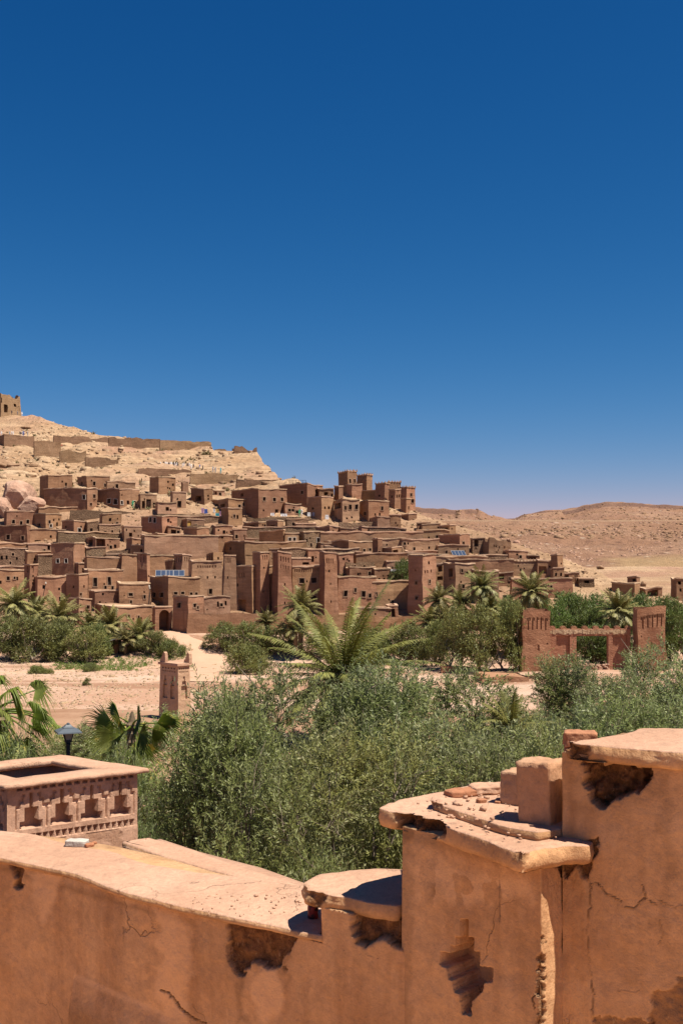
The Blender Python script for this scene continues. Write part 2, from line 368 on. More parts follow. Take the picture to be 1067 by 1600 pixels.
# ------------------------------------------------------------------ earth houses
HG = 'earth houses stepping up the village hill'
HOUSES = []
def slots(u0, u1, n, y, w, h): return [(u0 + (u1 - u0) * (k + .5) / n, y, w, h, 's') for k in range(n)]
def house(label, u0, uc, u1, yt, yb, mat='adobe', wins=(), taper=.015, merl=0, ruin=0., L=None, name='adobe_house', cat='house', group=HG,
          rel=None, cap=True, d=None, capmat='cap', part_of=None, body='wall', found=4.0, ov=.10, seed=None):
    if d is None: d = float(D_of_y(yb))
    C = P(uc, yb, d); t0, tc, t1 = [(u - UC) / F for u in (u0, uc, u1)]
    phi = math.atan(tc); wl, wr = max(uc - u0, 0.), u1 - uc
    if rel is None: rel = .16 if wl < 1.5 else min(.95, max(.17, math.atan2(.8 * wl, wr)))
    th = rel - phi; c, s = math.cos(th), math.sin(th)
    Wd = (t1 * C.y - C.x) / (c - t1 * s)
    if wl >= 1.5: Ld = (C.x - t0 * C.y) / (s + t0 * c)
    else: Ld = min(8., max(3., .7 * Wd))
    if L: Ld = L
    Ld = max(.5, min(Ld, 22.)); Wd = max(.4, Wd); H = (yb - yt) / F * d
    if part_of is None:
        root = empty(name, C, th); tag(root, label, cat, group); HOUSES.append(root)
    else: root = part_of
    sd = seed if seed is not None else (int(u0 * 7 + yt * 13) & 1023)
    base = Matrix.Translation(C) @ Matrix.Rotation(th, 4, 'Z')
    toroot = (Matrix.Translation(root.location) @ Matrix.Rotation(root.rotation_euler.z, 4, 'Z')).inverted() @ base
    def tf(vs):
        v = np.array(vs, float).reshape(-1, 3); q = v + np.array([C.x, C.y, C.z]) * .37
        k = 1 - taper * np.maximum(v[:, 2], 0) / max(H, .1)
        x = Wd / 2 + (v[:, 0] - Wd / 2) * k; y = Ld / 2 + (v[:, 1] - Ld / 2) * k; z = v[:, 2].copy()
        x += .12 * vnoise(q / 2.1, sd) + .05 * vnoise(q / .7, sd + 1); y += .12 * vnoise(q / 2.1, sd + 3) + .05 * vnoise(q / .7, sd + 4)
        top = np.clip(z / max(H, .1), 0, 1); z += top * .21 * vnoise(np.stack([v[:, 0], v[:, 1], 0 * z], 1) / 2.5, sd + 9)
        if ruin: z -= top * H * ruin * np.clip(.25 + fbm(np.stack([v[:, 0], v[:, 1], 0 * z], 1) / 1.6, 3, sd), 0, 1.1)
        return np.stack([x, y, z], 1)
    holes = {'front': [], 'left': []}; parts = []; wins = list(wins); rw_ = np.random.RandomState(sd + 5)
    if name in ('adobe_house', 'house_tower') and part_of is None and (u1 - uc) > 9 and len([q for q in wins if q[0] >= uc]) < 4:
        for _ in range(rw_.randint(2, 4) + int((u1 - uc) / 25)):
            big_ = rw_.rand() < .35; wins.append((rw_.uniform(uc + 3, u1 - 3), yt + rw_.uniform(.22, .7) * (yb - yt), rw_.uniform(2.8, 4.2) if big_ else rw_.uniform(1.6, 2.6), rw_.uniform(4, 6.5) if big_ else rw_.uniform(2.2, 3.6), 'w' if big_ else 'n'))
    if name == 'adobe_house' and part_of is None and wl > 14 and len([q for q in wins if q[0] < uc]) < 1:
        for _ in range(rw_.randint(1, 3)): wins.append((rw_.uniform(u0 + 4, uc - 4), yt + rw_.uniform(.25, .6) * (yb - yt), rw_.uniform(2.4, 4), rw_.uniform(3, 5), 'n'))
    for w in wins:
        u, y, ww, hh, kind = w; t = (u - UC) / F
        if u >= uc or wl < 1.5:
            a = (t * C.y - C.x) / (c - t * s); dep = C.y + a * s; face, span, sc = 'front', Wd, dep / F / max(.35, math.cos(rel))
        else:
            l = (C.x - t * C.y) / (s + t * c); dep = C.y + l * c; a = Ld - l; face, span, sc = 'left', Ld, dep / F / max(.35, math.sin(rel))
        z = ZC - (y - HZ) / F * dep - C.z; wd = max(.10, ww * sc); ht = max(.14, hh / F * dep)
        a0, a1 = max(.12, a - wd / 2), min(span - .12, a + wd / 2); z0, z1 = max(.02, z - ht / 2), min(H - .12, z + ht / 2)
        if a1 - a0 < .05 or z1 - z0 < .08: continue
        if any(not (a1 < h[0] - .04 or a0 > h[1] + .04 or z1 < h[2] - .04 or z0 > h[3] + .04) for h in holes[face]): continue
        dp = {'w': .28, 'W': .28, 'n': .30, 'o': min(2.2, .55 * min(Wd, Ld)), 'd': .40, 'y': .18, 's': .16, 'A': 2.5}[kind]
        holes[face].append((a0, a1, z0, z1, dp, kind))
    def fpt(face, a, z, inn=0.0):
        return {'front': (a, inn, z), 'right': (Wd - inn, a, z), 'back': (Wd - a, Ld - inn, z), 'left': (inn, Ld - a, z)}[face]
    def lat(lo, hi, edges, step):
        e = sorted(set([lo, hi] + [x for x in edges if lo < x < hi])); out = [e[0]]
        for b in e[1:]:
            a = out[-1]; n = max(1, int(round((b - a) / step))); out += [a + (b - a) * k / n for k in range(1, n + 1)]
        return out
    mb = MB(); st = .8 if ruin else 1.3
    for face, span in (('front', Wd), ('right', Ld), ('back', Wd), ('left', Ld)):
        hs_ = holes.get(face, [])
        xs = lat(0, span, [v for h in hs_ for v in h[:2]], st); zs = lat(-found, H, [0] + [v for h in hs_ for v in h[2:4]], st)
        vs = [fpt(face, a, z) for z in zs for a in xs]; fs = []; n = len(xs)
        for j in range(len(zs) - 1):
            for i in range(n - 1):
                ca, cz = (xs[i] + xs[i + 1]) / 2, (zs[j] + zs[j + 1]) / 2
                if any(h[0] < ca < h[1] and h[2] < cz < h[3] for h in hs_): continue
                fs.append((j * n + i, j * n + i + 1, (j + 1) * n + i + 1, (j + 1) * n + i))
        mb.add(tf(vs), fs)
        for a0, a1, z0, z1, dp, kind in hs_:
            q = [fpt(face, a, z, i) for i in (0, dp) for a, z in ((a0, z0), (a1, z0), (a1, z1), (a0, z1))]
            fs = [(0, 1, 5, 4), (1, 2, 6, 5), (2, 3, 7, 6), (3, 0, 4, 7)]
            if kind in 'osA': fs.append((4, 5, 6, 7))
            mb.add(tf(q), fs)
            if kind == 'A':                       # round head of a gateway
                r = (a1 - a0) / 2; ac = (a0 + a1) / 2; zc = z1 - r
                for sg in (-1, 1):
                    arc = [fpt(face, ac + sg * r * math.cos(t), zc + r * math.sin(t), i) for i in (-.004, .5) for t in np.linspace(0, math.pi / 2, 8)]
                    cn = [fpt(face, ac + sg * r, z1 + .02, i) for i in (-.004, .5)]
                    vs = tf(arc + cn); fs = [tuple(list(range(8)) + [16])] + [(k, k + 1, k + 9, k + 8) for k in range(7)]
                    mb.add(vs, fs)
            if kind in 'osA': continue
            p = MB(); q = [fpt(face, a, z, i) for i in (dp - .02, dp + .06) for a, z in ((a0 - .03, z0 - .03), (a1 + .03, z0 - .03), (a1 + .03, z1 + .03), (a0 - .03, z1 + .03))]
            p.add(tf(q), [(0, 1, 2, 3), (7, 6, 5, 4), (0, 4, 5, 1), (1, 5, 6, 2), (2, 6, 7, 3), (3, 7, 4, 0)])
            pn = 'door' if kind in 'dy' else 'window'
            me = p.mesh(pn); me.transform(toroot)
            wo = obj(pn, me, M['wood_yellow'] if kind == 'y' else M['wood_dark'], root)
            if kind == 'y': wo['label'] = 'yellow wooden door'
            if kind in 'wW':
                fr = MB(); b = .10 if kind == 'W' else .13
                for (p0, p1, q0, q1) in ((a0 - b, a1 + b, z1, z1 + b), (a0 - b, a1 + b, z0 - b, z0), (a0 - b, a0, z0, z1), (a1, a1 + b, z0, z1)):
                    q = [fpt(face, a, z, i) for i in (-.07, .10) for a, z in ((p0, q0), (p1, q0), (p1, q1), (p0, q1))]
                    fr.add(tf(q), [(0, 1, 2, 3), (7, 6, 5, 4), (0, 4, 5, 1), (1, 5, 6, 2), (2, 6, 7, 3), (3, 7, 4, 0)])
                me = fr.mesh('frame'); me.transform(toroot); obj('frame', me, M['frame_white'] if kind == 'W' else M['frame'], wo)
    if ruin:
        mb.add(tf([(.3, .3, H * (1 - ruin)), (Wd - .3, .3, H * (1 - ruin)), (Wd - .3, Ld - .3, H * (1 - ruin)), (.3, Ld - .3, H * (1 - ruin))]), [(0, 1, 2, 3)])
    else: mb.add(tf([(.02, .02, H - .03), (Wd - .02, .02, H - .03), (Wd - .02, Ld - .02, H - .03), (.02, Ld - .02, H - .03)]), [(0, 1, 2, 3)])
    me = mb.mesh(body); me.transform(toroot); wall = obj(body, me, M[mat], root)
    if cap and not ruin:
        r = MB(); ths = .23
        def ring(o, z):
            pts = []; x0, y0, x1, y1 = -o, -o, Wd + o, Ld + o
            for (ax, ay), (bx, by) in (((x0, y0), (x1, y0)), ((x1, y0), (x1, y1)), ((x1, y1), (x0, y1)), ((x0, y1), (x0, y0))):
                n = max(1, int(round(math.hypot(bx - ax, by - ay) / 1.1))); 
                n = max(1, int(round((Wd if ay == by else Ld) / 1.1)))
                pts += [(ax + (bx - ax) * k / n, ay + (by - ay) * k / n, z) for k in range(n)]
            return pts
        inn = -min(.38, Wd * .3, Ld * .3)
        rs = [ring(ov * .6, H - .02), ring(ov, H + .05), ring(ov * .9, H + ths), ring(inn, H + ths), ring(inn, H + .0)]
        n = len(rs[0]); vs = np.concatenate([tf(q) for q in rs])
        jit = np.random.RandomState(sd).normal(0, .022, (n, 3)); 
        for k in range(len(rs)): vs[k * n:(k + 1) * n] += jit * (1.2 if k < 3 else .4)
        fs = [(k * n + i, k * n + (i + 1) % n, (k + 1) * n + (i + 1) % n, (k + 1) * n + i) for k in range(4) for i in range(n)]
        fs.append(tuple(range(4 * n, 5 * n)))
        r.add(vs, fs); me = r.mesh('roof'); me.transform(toroot); ro = obj('roof', me, M[capmat], root)
    if merl:
        mz = MB(); w = .14; h = .42
        mz.add([(-w, -w, 0), (w, -w, 0), (w, w, 0), (-w, w, 0), (-w * .75, -w * .75, h * .5), (w * .75, -w * .75, h * .5), (w * .75, w * .75, h * .5), (-w * .75, w * .75, h * .5), (0, 0, h * 1.35)],
               [(0, 1, 5, 4), (1, 2, 6, 5), (2, 3, 7, 6), (3, 0, 4, 7), (4, 5, 8), (5, 6, 8), (6, 7, 8), (7, 4, 8)])
        me = mz.mesh('merlon'); me.materials.append(M[mat]); k = taper
        pos = []
        for f, (a, b) in enumerate((((0, 0), (Wd, 0)), ((Wd, 0), (Wd, Ld)), ((0, Ld), (0, 0)))):
            n = merl if f == 0 else max(2, int(round(merl * Ld / max(Wd, .1))));  n = min(n, 10)
            pos += [(a[0] + (b[0] - a[0]) * i / n, a[1] + (b[1] - a[1]) * i / n) for i in range(n)]
        for (x, y) in pos:
            mo = bpy.data.objects.new('merlon', me); link(mo, root)
            q = tf([(x, y, H + .08)])[0]; mo.location = toroot @ Vector(q)
    return root

def w(u, y, a=4.5, h=6, k='w'): return (u, y, a, h, k)
H = house
# --- upper left, under the ridge
H('tall blank brown house standing highest at the left, against the boulders', 62, 76, 114, 742, 783, wins=[w(104, 757, 3, 5, 'n')])
H('dark cube house just right of the highest left house', 121, 136, 172, 744, 768)
H('long low wall-like house behind the porch house', 166, 168, 212, 753, 770, mat='adobe_tan')
H('long brown house with plain shaded side below the highest cube houses', 68, 137, 153, 763, 799, wins=[w(132, 776, 4, 7, 'W'), w(76, 794, 4, 5, 'n'), w(95, 794, 4, 5, 'n'), w(148, 776, 4, 6)])
H('house with five white framed windows and a porch on the stone terrace', 153, 188, 219, 764, 796, wins=[w(171, 783, 6, 7, 'W'), w(181, 784, 6, 8, 'W'), w(191, 785, 3.5, 6, 'W'), w(201, 787, 4, 10, 'd'), w(211, 786, 4, 7, 'W')])
H('small open fronted shelter with two dark bays right of the five windows', 219, 220, 245, 774, 797, mat='adobe_tan', wins=[w(225, 789, 5, 11, 'o'), w(233, 788, 7, 14, 'o'), w(241, 790, 3, 8, 'o')])
H('dark sided box house alone on the bare slope above the shelters', 234, 248, 275, 745, 772, mat='adobe', wins=[w(271, 757, 3, 4, 'n')])
H('thin square ruin tower beside the lone box house', 283, 286, 295, 752, 772, mat='adobe_tan', ruin=.08)
H('tan house with a tall dark doorway under the thin ruin tower', 269, 270, 291, 770, 797, mat='adobe_tan', wins=[w(281, 788, 6, 10, 'd')])
H('house with a wide shaded loggia and two slits at its right corner', 298, 319, 333, 764, 791, wins=[w(310, 779, 9, 8, 'o'), w(326, 775, 2.5, 3, 'n'), w(326, 780, 2.5, 3, 'n')])
H('small flat house behind the loggia house', 333, 335, 352, 766, 778, mat='adobe_tan', wins=[w(338, 770, 4, 5, 'o')])
H('long two storey house with three windows above white sheets', 361, 404, 449, 764, 812, wins=[w(413, 779), w(429, 781), w(441, 781), w(432, 801, 5, 10, 'd'), w(412, 797, 3, 3, 'n'), w(378, 773, 5, 5, 'o')])
H('flat roofed house with two windows and a dark porch left of the three windows', 331, 357, 404, 780, 808, wins=[w(375, 791, 4, 6), w(392, 792, 4, 6), w(338, 792, 6, 8, 'o'), w(348, 791, 7, 8, 'o')])
H('square tower house standing by the hung cloths', 345, 357, 379, 795, 824, wins=[w(371, 808, 3, 6, 'n')], taper=.04)
H('house with a railed roof terrace at the ridge end', 436, 480, 505, 757, 792, wins=[w(472, 770, 4, 5, 'w'), w(494, 767, 4, 6, 'n')])
H('small upper house with an open bay right of the railed roof', 498, 499, 521, 764, 790, wins=[w(509, 771, 6, 5, 'o'), w(518, 775, 2.5, 8, 'n')])
H('narrow square tower before the castle towers', 522, 529, 536, 760, 784)
H('two window house below the small upper house', 480, 502, 521, 778, 812, wins=[w(508, 794, 3, 4, 'n'), w(514, 794, 3, 4, 'n'), w(511, 810, 5, 6, 'W')])
H('pale house with three big windows under the castle wall', 521, 535, 562, 781, 818, mat='adobe_tan', wins=[w(540, 794, 3.5, 6), w(548, 792, 4.5, 8), w(557.5, 792, 4.5, 8), w(550, 808, 3, 3, 'n'), w(542, 810, 3, 3, 'n'), w(528, 790, 9, 9, 'o')])
H('big cracked block house below the castle wall', 562, 576, 608, 783, 818, wins=[w(570, 803, 4, 5), w(587, 804, 2.5, 4, 'n'), w(594, 804, 2.5, 5, 'n')])
# --- the castle
CG = 'houses and towers of the spiked castle'
H('tallest castle tower, spiked and with two windows, on the skyline', 528, 543, 558, 737, 786, wins=[w(547, 752, 3.5, 7), w(554, 752, 3, 6)], merl=3, taper=.04, name='castle_tower', cat='tower', group=CG, d=246)
H('orange lit castle tower just right of the tallest one', 557, 573, 582, 742, 786, merl=3, taper=.03, name='castle_tower', cat='tower', group=CG, d=252)
H('low castle block in front of the tallest tower', 541, 550, 566, 758, 786, name='castle_tower', cat='tower', group=CG, d=243)
H('long shaded castle wall between the tower pairs', 550, 594, 600, 766, 788, name='castle_wall', cat='wall', group=CG, d=241)
H('broad shaded castle tower at the right end of the castle wall', 586, 601, 608, 757, 792, wins=[w(593, 775, 3, 3, 'n')], merl=2, name='castle_tower', cat='tower', group=CG, d=238)
H('rear castle tower row with spikes peeping over the roofs', 606, 607, 626, 755, 790, merl=4, name='castle_tower', cat='tower', group=CG, d=252)
H('slim castle tower with three stacked dark windows', 607, 617, 626, 765, 810, wins=[w(612, 776, 2.6, 4, 'n'), w(612, 802, 2.6, 4, 'n'), w(620, 775, 2, 5, 'n'), w(623.5, 775, 2, 5, 'n')], taper=.03, name='castle_tower', cat='tower', group=CG, d=236)
H('outermost castle tower with paired windows at the right skyline', 622, 635, 649, 761, 812, wins=[w(643, 772, 3, 5), w(645, 782, 4, 6), w(640, 783, 2, 5, 'n')], merl=3, taper=.05, name='castle_tower', cat='tower', group=CG, d=242)
H('low castle annex leaning on the outermost tower', 626, 634, 641, 779, 812, name='castle_tower', cat='tower', group=CG, wins=[w(638, 793, 2, 5, 'n')], d=234)
H('square house under the outermost castle tower with two windows', 622, 638, 651, 804, 834, wins=[w(645, 817, 3, 5), w(645, 827, 3, 3, 'n')], d=230)
H('wide cracked house in front of the slim castle tower', 575, 589, 626, 809, 832, mat='adobe_tan', wins=[w(612, 825, 2, 4, 'n')])
H('narrow flat roof house wedged under the slim castle tower', 608, 610, 626, 806, 830)
# --- left, middle height
H('reddish house with two framed windows under the pink boulders', 10, 11, 54, 799, 827, 'adobe_red', wins=[w(22, 815), w(44, 815)])
H('reddish house with three small openings right of the two framed windows', 53, 72, 97, 803, 829, 'adobe_red', wins=[w(62, 821), w(80, 821, 3.5, 5, 'W'), w(90, 820, 3, 8, 'n')])
H('long dark house at the left edge with one window low on its wall', -25, 43, 49, 822, 852, 'adobe_red', wins=[w(13, 839, 5, 7), w(36, 841, 4, 6)])
H('low red house with two small windows beside the dark edge house', 44, 45, 106, 827, 850, 'adobe_red', wins=[w(80, 838, 3, 4, 'n'), w(97, 840, 3, 4, 'n'), w(60, 846, 9, 4, 'o')])
H('red corner house with one white framed window', 97, 116, 137, 815, 845, 'adobe_red', wins=[w(125, 829, 5, 7, 'W')])
H('rough stone house attached to the red corner house', 136, 137, 154, 815, 844, 'stone', wins=[w(143, 828, 4, 6, 'n')])
H('house with a big black opening under a sagging roof', 134, 150, 188, 841, 862, wins=[w(142, 849, 7, 10, 'o'), w(157, 848, 17, 13, 'o'), w(181, 853, 4, 6, 'n')])
H('house with arched window pair and a red lit front', 221, 254, 277, 807, 836, 'adobe_red', wins=[w(235, 812, 4, 8, 'W'), w(242, 813, 4, 8, 'W'), w(264, 814, 3.5, 6, 'n')])
H('low red annex built against the arched window pair house', 262, 263, 282, 824, 838, 'adobe_red', wins=[w(272, 831, 8, 6, 'o')])
H('tan house with the yellow door', 281, 292, 320, 813, 830, 'adobe_tan', wins=[w(296, 820, 6, 9, 'y'), w(312, 824, 3, 4, 'n')])
H('tall house with one square window above a dark arched one', 287, 309, 328, 826, 868, 'adobe', wins=[w(319, 840, 5, 6), w(316.5, 861, 4, 9, 'd')])
H('low front with one window right of the tall house', 328, 329, 364, 838, 864, 'adobe', wins=[w(331, 850, 3, 5, 'n'), w(347, 841, 3, 3, 'n')])
H('broad house with two windows on its lit face left of the open alley', 219, 247, 287, 836, 878, 'adobe_red', wins=[w(259, 852, 3.5, 6), w(272, 853, 3.5, 6), w(224, 848, 4, 6), w(236, 848, 4, 5)])
H('lower terrace of the broad two window house', 205, 229, 248, 853, 880, 'adobe_red')
H('small house tucked at the left of the broad two window house', 198, 206, 220, 842, 868, 'adobe')
H('little house with a row of three windows above the ornate towers', 285, 297, 312, 849, 872, 'adobe', wins=[w(302, 853, 3, 5), w(309, 853, 3, 5), w(300, 861, 3, 4, 'n')])
H('long flat roofed house with a white lip at the left edge', -30, -29, 44, 850, 882, 'adobe', wins=[w(10, 857, 5, 3, 'n')])
H('upper storey with a bright patch and a black doorway', 43, 44, 81, 851, 872, 'adobe_tan', wins=[w(77, 855, 4, 8, 'o')])
H('stone house with a niche row low at the left edge', -35, -34, 43, 858, 895, 'stone', wins=[w(3, 872, 4, 6, 'n'), w(11, 872, 3, 6, 'n'), w(27, 873, 3, 4, 'n')])
H('blank house with two tiny windows between the stone house and the awning windows', 42, 43, 82, 862, 897, 'adobe', wins=[w(55, 873, 3, 4, 'n'), w(78, 872, 4, 5, 'w')])
H('tall house with two white awning windows', 80, 116, 134, 850, 904, 'adobe', wins=[w(91, 877, 4.5, 6, 'W'), w(104, 877, 4.5, 6, 'W')])
H('stone house with one black window and a stair wall', 134, 135, 166, 856, 895, 'stone', wins=[w(149, 883, 6, 8, 'o')])
H('stepped stone house beside the alley stair', 165, 166, 198, 867, 898, 'stone', wins=[w(178, 869, 7, 4, 'n')])
H('brown house at the far left with two windows above the palms', -30, -29, 40, 891, 934, 'adobe_red', wins=[w(14, 903), w(28, 903, 3, 6, 'n'), w(2, 910, 3, 5, 'n')])
H('slender tower with pale niches beside the far left house', 38, 47, 60, 884, 938, 'adobe', wins=[w(51, 890, 4, 11, 's'), w(65, 897, 3, 9, 'n'), w(44, 890, 3, 10, 's'), w(53, 912, 3, 4, 'n')], taper=.06, name='house_tower', cat='tower')
H('shaded house with leaning poles between two slender towers', 58, 59, 107, 902, 944, 'adobe', wins=[w(69, 917, 4, 6, 'n'), w(93, 920, 3, 4, 'n'), w(77, 936, 5, 6, 'd'), w(96, 936, 6, 7, 'd')])
H('tower with a pointed arch panel over a plain base', 104, 124, 138, 899, 944, 'adobe', wins=[w(115, 917, 2.5, 4, 'n'), w(132, 917, 2.5, 4, 'n')], name='house_tower', cat='tower')
H('ornate upper stage of the pointed arch tower', 111, 124, 136, 880, 900, 'adobe', wins=[w(116, 891, 5, 12, 's'), w(131, 894, 3, 7, 's')], d=198)
H('sunny house with two tall windows above the white plastered corner', 137, 138, 194, 891, 938, 'adobe_red', wins=[w(149, 909, 6, 14), w(171, 907, 5, 13)])
H('whitewashed corner block above the palms', 112, 124, 134, 921, 938, 'white_plaster', wins=[w(127, 930, 6, 7, 'n')], capmat='white_plaster')
H('lower corner house under the whitewashed block', 101, 124, 143, 938, 978, 'adobe', wins=[w(127, 947, 2.5, 4, 'n'), w(135, 958, 2.5, 4, 'n')])
H('flat terrace house with buttress under the two tall windows', 139, 148, 188, 924, 955, 'adobe_red', wins=[w(143, 937, 5, 6, 'n'), w(161, 928, 3, 4, 'n')])
H('red house with two dark windows left of the arch gate', 186, 187, 236, 912, 953, 'adobe_red', wins=[w(205, 928, 6, 5), w(226, 932, 3.5, 6), w(212, 949, 18, 4, 'o')])
H('long front wall house with a shaded left end by the gate', 148, 184, 245, 949, 988, 'adobe', wins=[w(209, 966, 2.5, 3, 'n'), w(222, 966, 2.5, 3, 'n')])
# --- gate and lower kasbah
H('low front house over the village gate', 242, 243, 269, 951, 988, 'adobe', wins=[w(257, 971, 15, 33, 'A')])
H('rounded corner house with a barred window right of the gate', 269, 294, 320, 934, 997, 'adobe', wins=[w(279, 946, 7, 8, 'w'), w(305, 947, 5, 6)], taper=.05)
H('flat house with cracked patch beside the rounded corner', 319, 320, 361, 934, 968, 'adobe_tan', wins=[w(354, 943, 3, 7, 'n'), w(341, 945, 3, 8, 'n')])
H('house with blue solar panels on its roof', 234, 263, 313, 903, 950, 'adobe', wins=[w(241, 929, 6, 7), w(253, 930, 6, 7), w(275, 927, 6, 4, 'w'), w(286, 926, 5, 4, 'w'), w(299, 927, 4, 4), w(307, 927, 4, 4)])
H('ornate dark tower above the red house', 209, 231, 236, 866, 912, 'adobe', wins=slots(212, 229, 3, 873, 2.4, 11) + [w(233, 900, 2, 3, 'n')], taper=.05, name='ornate_tower', cat='tower')
H('shaded house between the two ornate towers', 236, 271, 274, 877, 906, 'adobe')
H('ornate tower with four arched slots', 272, 285, 300, 867, 910, 'adobe_tan', wins=slots(287, 299, 4, 873, 1.5, 7) + slots(274, 284, 3, 874, 1.7, 9), taper=.04, name='ornate_tower', cat='tower')
H('broken ornate tower at the back of the small kasbah', 322, 333, 349, 864, 888, 'adobe', wins=slots(323, 332, 3, 872, 1.7, 9) + [w(341, 873, 3, 4, 'n')], name='ornate_tower', cat='tower', ruin=.05)
H('small kasbah wall with a row of dark arches under its roof', 299, 300, 348, 878, 938, 'adobe_tan', wins=slots(307, 340, 8, 885, 2.2, 4) + [w(313, 902, 2.5, 4, 'n'), w(325, 902, 2.5, 4, 'n'), w(337, 902, 2.5, 4, 'n'), w(299.5, 915, 3.5, 14, 's'), w(307, 915, 3.5, 14, 's'), w(330, 924, 5, 8, 'w')], name='kasbah_wall', cat='house')
H('flaring tower with arched slots at the right of the small kasbah', 345, 348, 373, 868, 956, 'adobe_tan', wins=slots(350, 362, 4, 875, 1.6, 8) + [w(355, 902, 2.5, 4, 'n')], taper=.30, name='ornate_tower', cat='tower')
H('shaded house with a dark doorway between kasbah and palace', 362, 394, 402, 886, 958, 'adobe', wins=slots(372, 384, 3, 899, 2.4, 7) + [w(370, 914, 4, 5, 'n'), w(378, 946, 12, 18, 'o')])
H('big plain house with a row of vents behind the palace', 337, 383, 480, 847, 890, 'adobe', wins=slots(384, 398, 7, 868, 1.4, 2.5))
H('upper terrace room on the big plain house', 383, 384, 446, 843, 862, 'adobe_tan', wins=slots(384, 397, 3, 853, 3, 5), d=218)
# --- palace
PG = 'towers and walls of the tapered palace'
H('leftmost tapered palace tower with a long shaded side', 394, 407, 422, 865, 962, 'adobe', wins=slots(409, 420, 3, 872, 2, 7) + [w(413, 888, 2.2, 3, 'n'), w(412, 925, 2, 3, 'n')], taper=.10, name='palace_tower', cat='tower', group=PG, d=179)
H('sunken wall between the two left palace towers', 407, 408, 428, 886, 962, 'adobe', wins=[w(413, 925, 7, 56, 's')], name='palace_wall', cat='wall', group=PG, d=181)
H('second palace tower with slotted crown beside the front wall', 424, 434, 458, 864, 964, 'adobe_red', wins=slots(437, 455, 4, 874, 2.2, 8) + slots(437, 455, 4, 886, 1.4, 6) + [w(446, 913, 2.5, 4, 'n'), w(445, 942, 2, 4, 'n')], taper=.12, name='palace_tower', cat='tower', group=PG, d=177)
H('palace front wall with a dark toothed frieze and windows', 456, 457, 508, 885, 964, 'adobe_red', wins=slots(459, 505, 13, 890, 1.9, 5) + [w(472, 906, 8, 8), w(491, 906, 8, 8), w(480, 907, 2, 3, 'n'), w(490, 935, 8, 9, 'w')], name='palace_wall', cat='wall', group=PG, d=179.5)
H('third palace tower with a flaring base at the right of the front wall', 497, 507, 529, 864, 966, 'adobe_red', wins=slots(509, 524, 4, 876, 2, 8) + [w(515, 892, 2.5, 4, 'n'), w(518, 940, 2, 4, 'n'), w(517, 912, 2, 3, 'n')], taper=.16, name='palace_tower', cat='tower', group=PG, d=177.5)
H('plain house with two framed windows right of the third palace tower', 527, 528, 588, 903, 964, 'adobe', wins=[w(540, 928, 5, 9), w(568, 928, 6, 9)], d=180)
H('shadowed wall house beneath the lone tapered tower', 582, 583, 640, 909, 964, 'adobe', wins=[w(630, 955, 3, 7, 'n')], d=181)
H('lone tapered tower with shaded left side and many small openings', 636, 660, 683, 868, 970, 'adobe', wins=[w(650, 910, 3.5, 5), w(650, 934, 3.5, 5), w(671, 909, 3, 6), w(671, 880, 3, 5, 'n'), w(649, 890, 2, 3, 'n'), w(664, 893, 2, 5, 's'), w(668, 893, 2, 5, 's'), w(674, 893, 2, 5, 's')], taper=.10, name='palace_tower', cat='tower', group=PG, d=176)
H('low shed with a dark door at the foot of the shadowed wall', 553, 554, 612, 951, 975, 'adobe', wins=[w(612, 958, 6, 8, 'o')])
H('small room with a black door left of the lone tapered tower', 606, 607, 622, 946, 968, 'adobe', wins=[w(613, 957, 8, 14, 'd')], d=177)
# --- middle
H('half ruined house on a rock shelf with an open front', 380, 404, 416, 816, 834, 'adobe', wins=[w(392, 826, 12, 12, 'o')])
H('small block house on the rock shelf with a dark recess', 416, 434, 443, 814, 834, 'adobe', wins=[w(425, 825, 8, 9, 'o')])
H('pale stone house with two square windows side by side', 440, 446, 467, 834, 863, 'adobe_tan', wins=[w(453.5, 843, 4, 6, 'W'), w(460.5, 843, 4, 6, 'W')])
H('dark low house behind the pale two window house', 404, 443, 446, 830, 862, 'adobe')
H('stone house with one big window at its right corner', 465, 475, 507, 831, 864, 'stone', wins=[w(479, 844, 3, 5, 'n'), w(497.5, 844, 4.5, 7, 'W')])
H('low roof strip above the stone corner house', 461, 462, 494, 818, 834, 'adobe_tan', wins=[w(478, 826, 4, 4, 'n')])
H('wide low house with a shaded left part above the stone corner house', 493, 515, 531, 823, 848, 'adobe', wins=[w(511, 835, 3, 6, 'n')])
H('house with a deep black doorway between two blocks', 529, 532, 560, 826, 847, 'adobe', wins=[w(547, 836, 9, 14, 'o')])
H('cube with one small window right of the deep black doorway', 553, 565, 577, 825, 847, 'adobe', wins=[w(571, 834, 2.6, 4, 'n')])
H('long terraced house with lit front under the cube houses', 505, 545, 582, 846, 880, 'adobe', wins=[w(574, 870, 4, 8, 'n')])
H('rubble walled house below the wide cracked house', 575, 577, 635, 826, 846, 'stone')
H('white lipped flat house behind the small square block', 507, 508, 552, 854, 872, 'adobe_tan')
H('small square block house below the lit front house', 552, 567, 580, 865, 892, 'adobe', wins=[w(572, 878, 2, 3, 'n')])
H('tan house with a black doorway in the middle of the slope', 582, 590, 597, 844, 882, 'adobe', wins=[w(593, 868, 5, 12, 'd')])
H('long sunlit house front running right of the black doorway', 588, 589, 634, 842, 868, 'adobe_tan', wins=[w(622, 857, 3, 5, 'n')])
H('small house with a timber porch in front of the sunlit row', 596, 613, 628, 856, 884, 'adobe', wins=[w(617, 862, 10, 6, 'o')])
H('long sunlit house with one dark window under the far houses', 627, 628, 686, 843, 870, 'adobe_tan', wins=[w(647, 857, 3.5, 5), w(670, 855, 3, 4, 'n')])
H('flat dark roof house in front of the long sunlit row', 636, 637, 684, 862, 882, 'adobe')
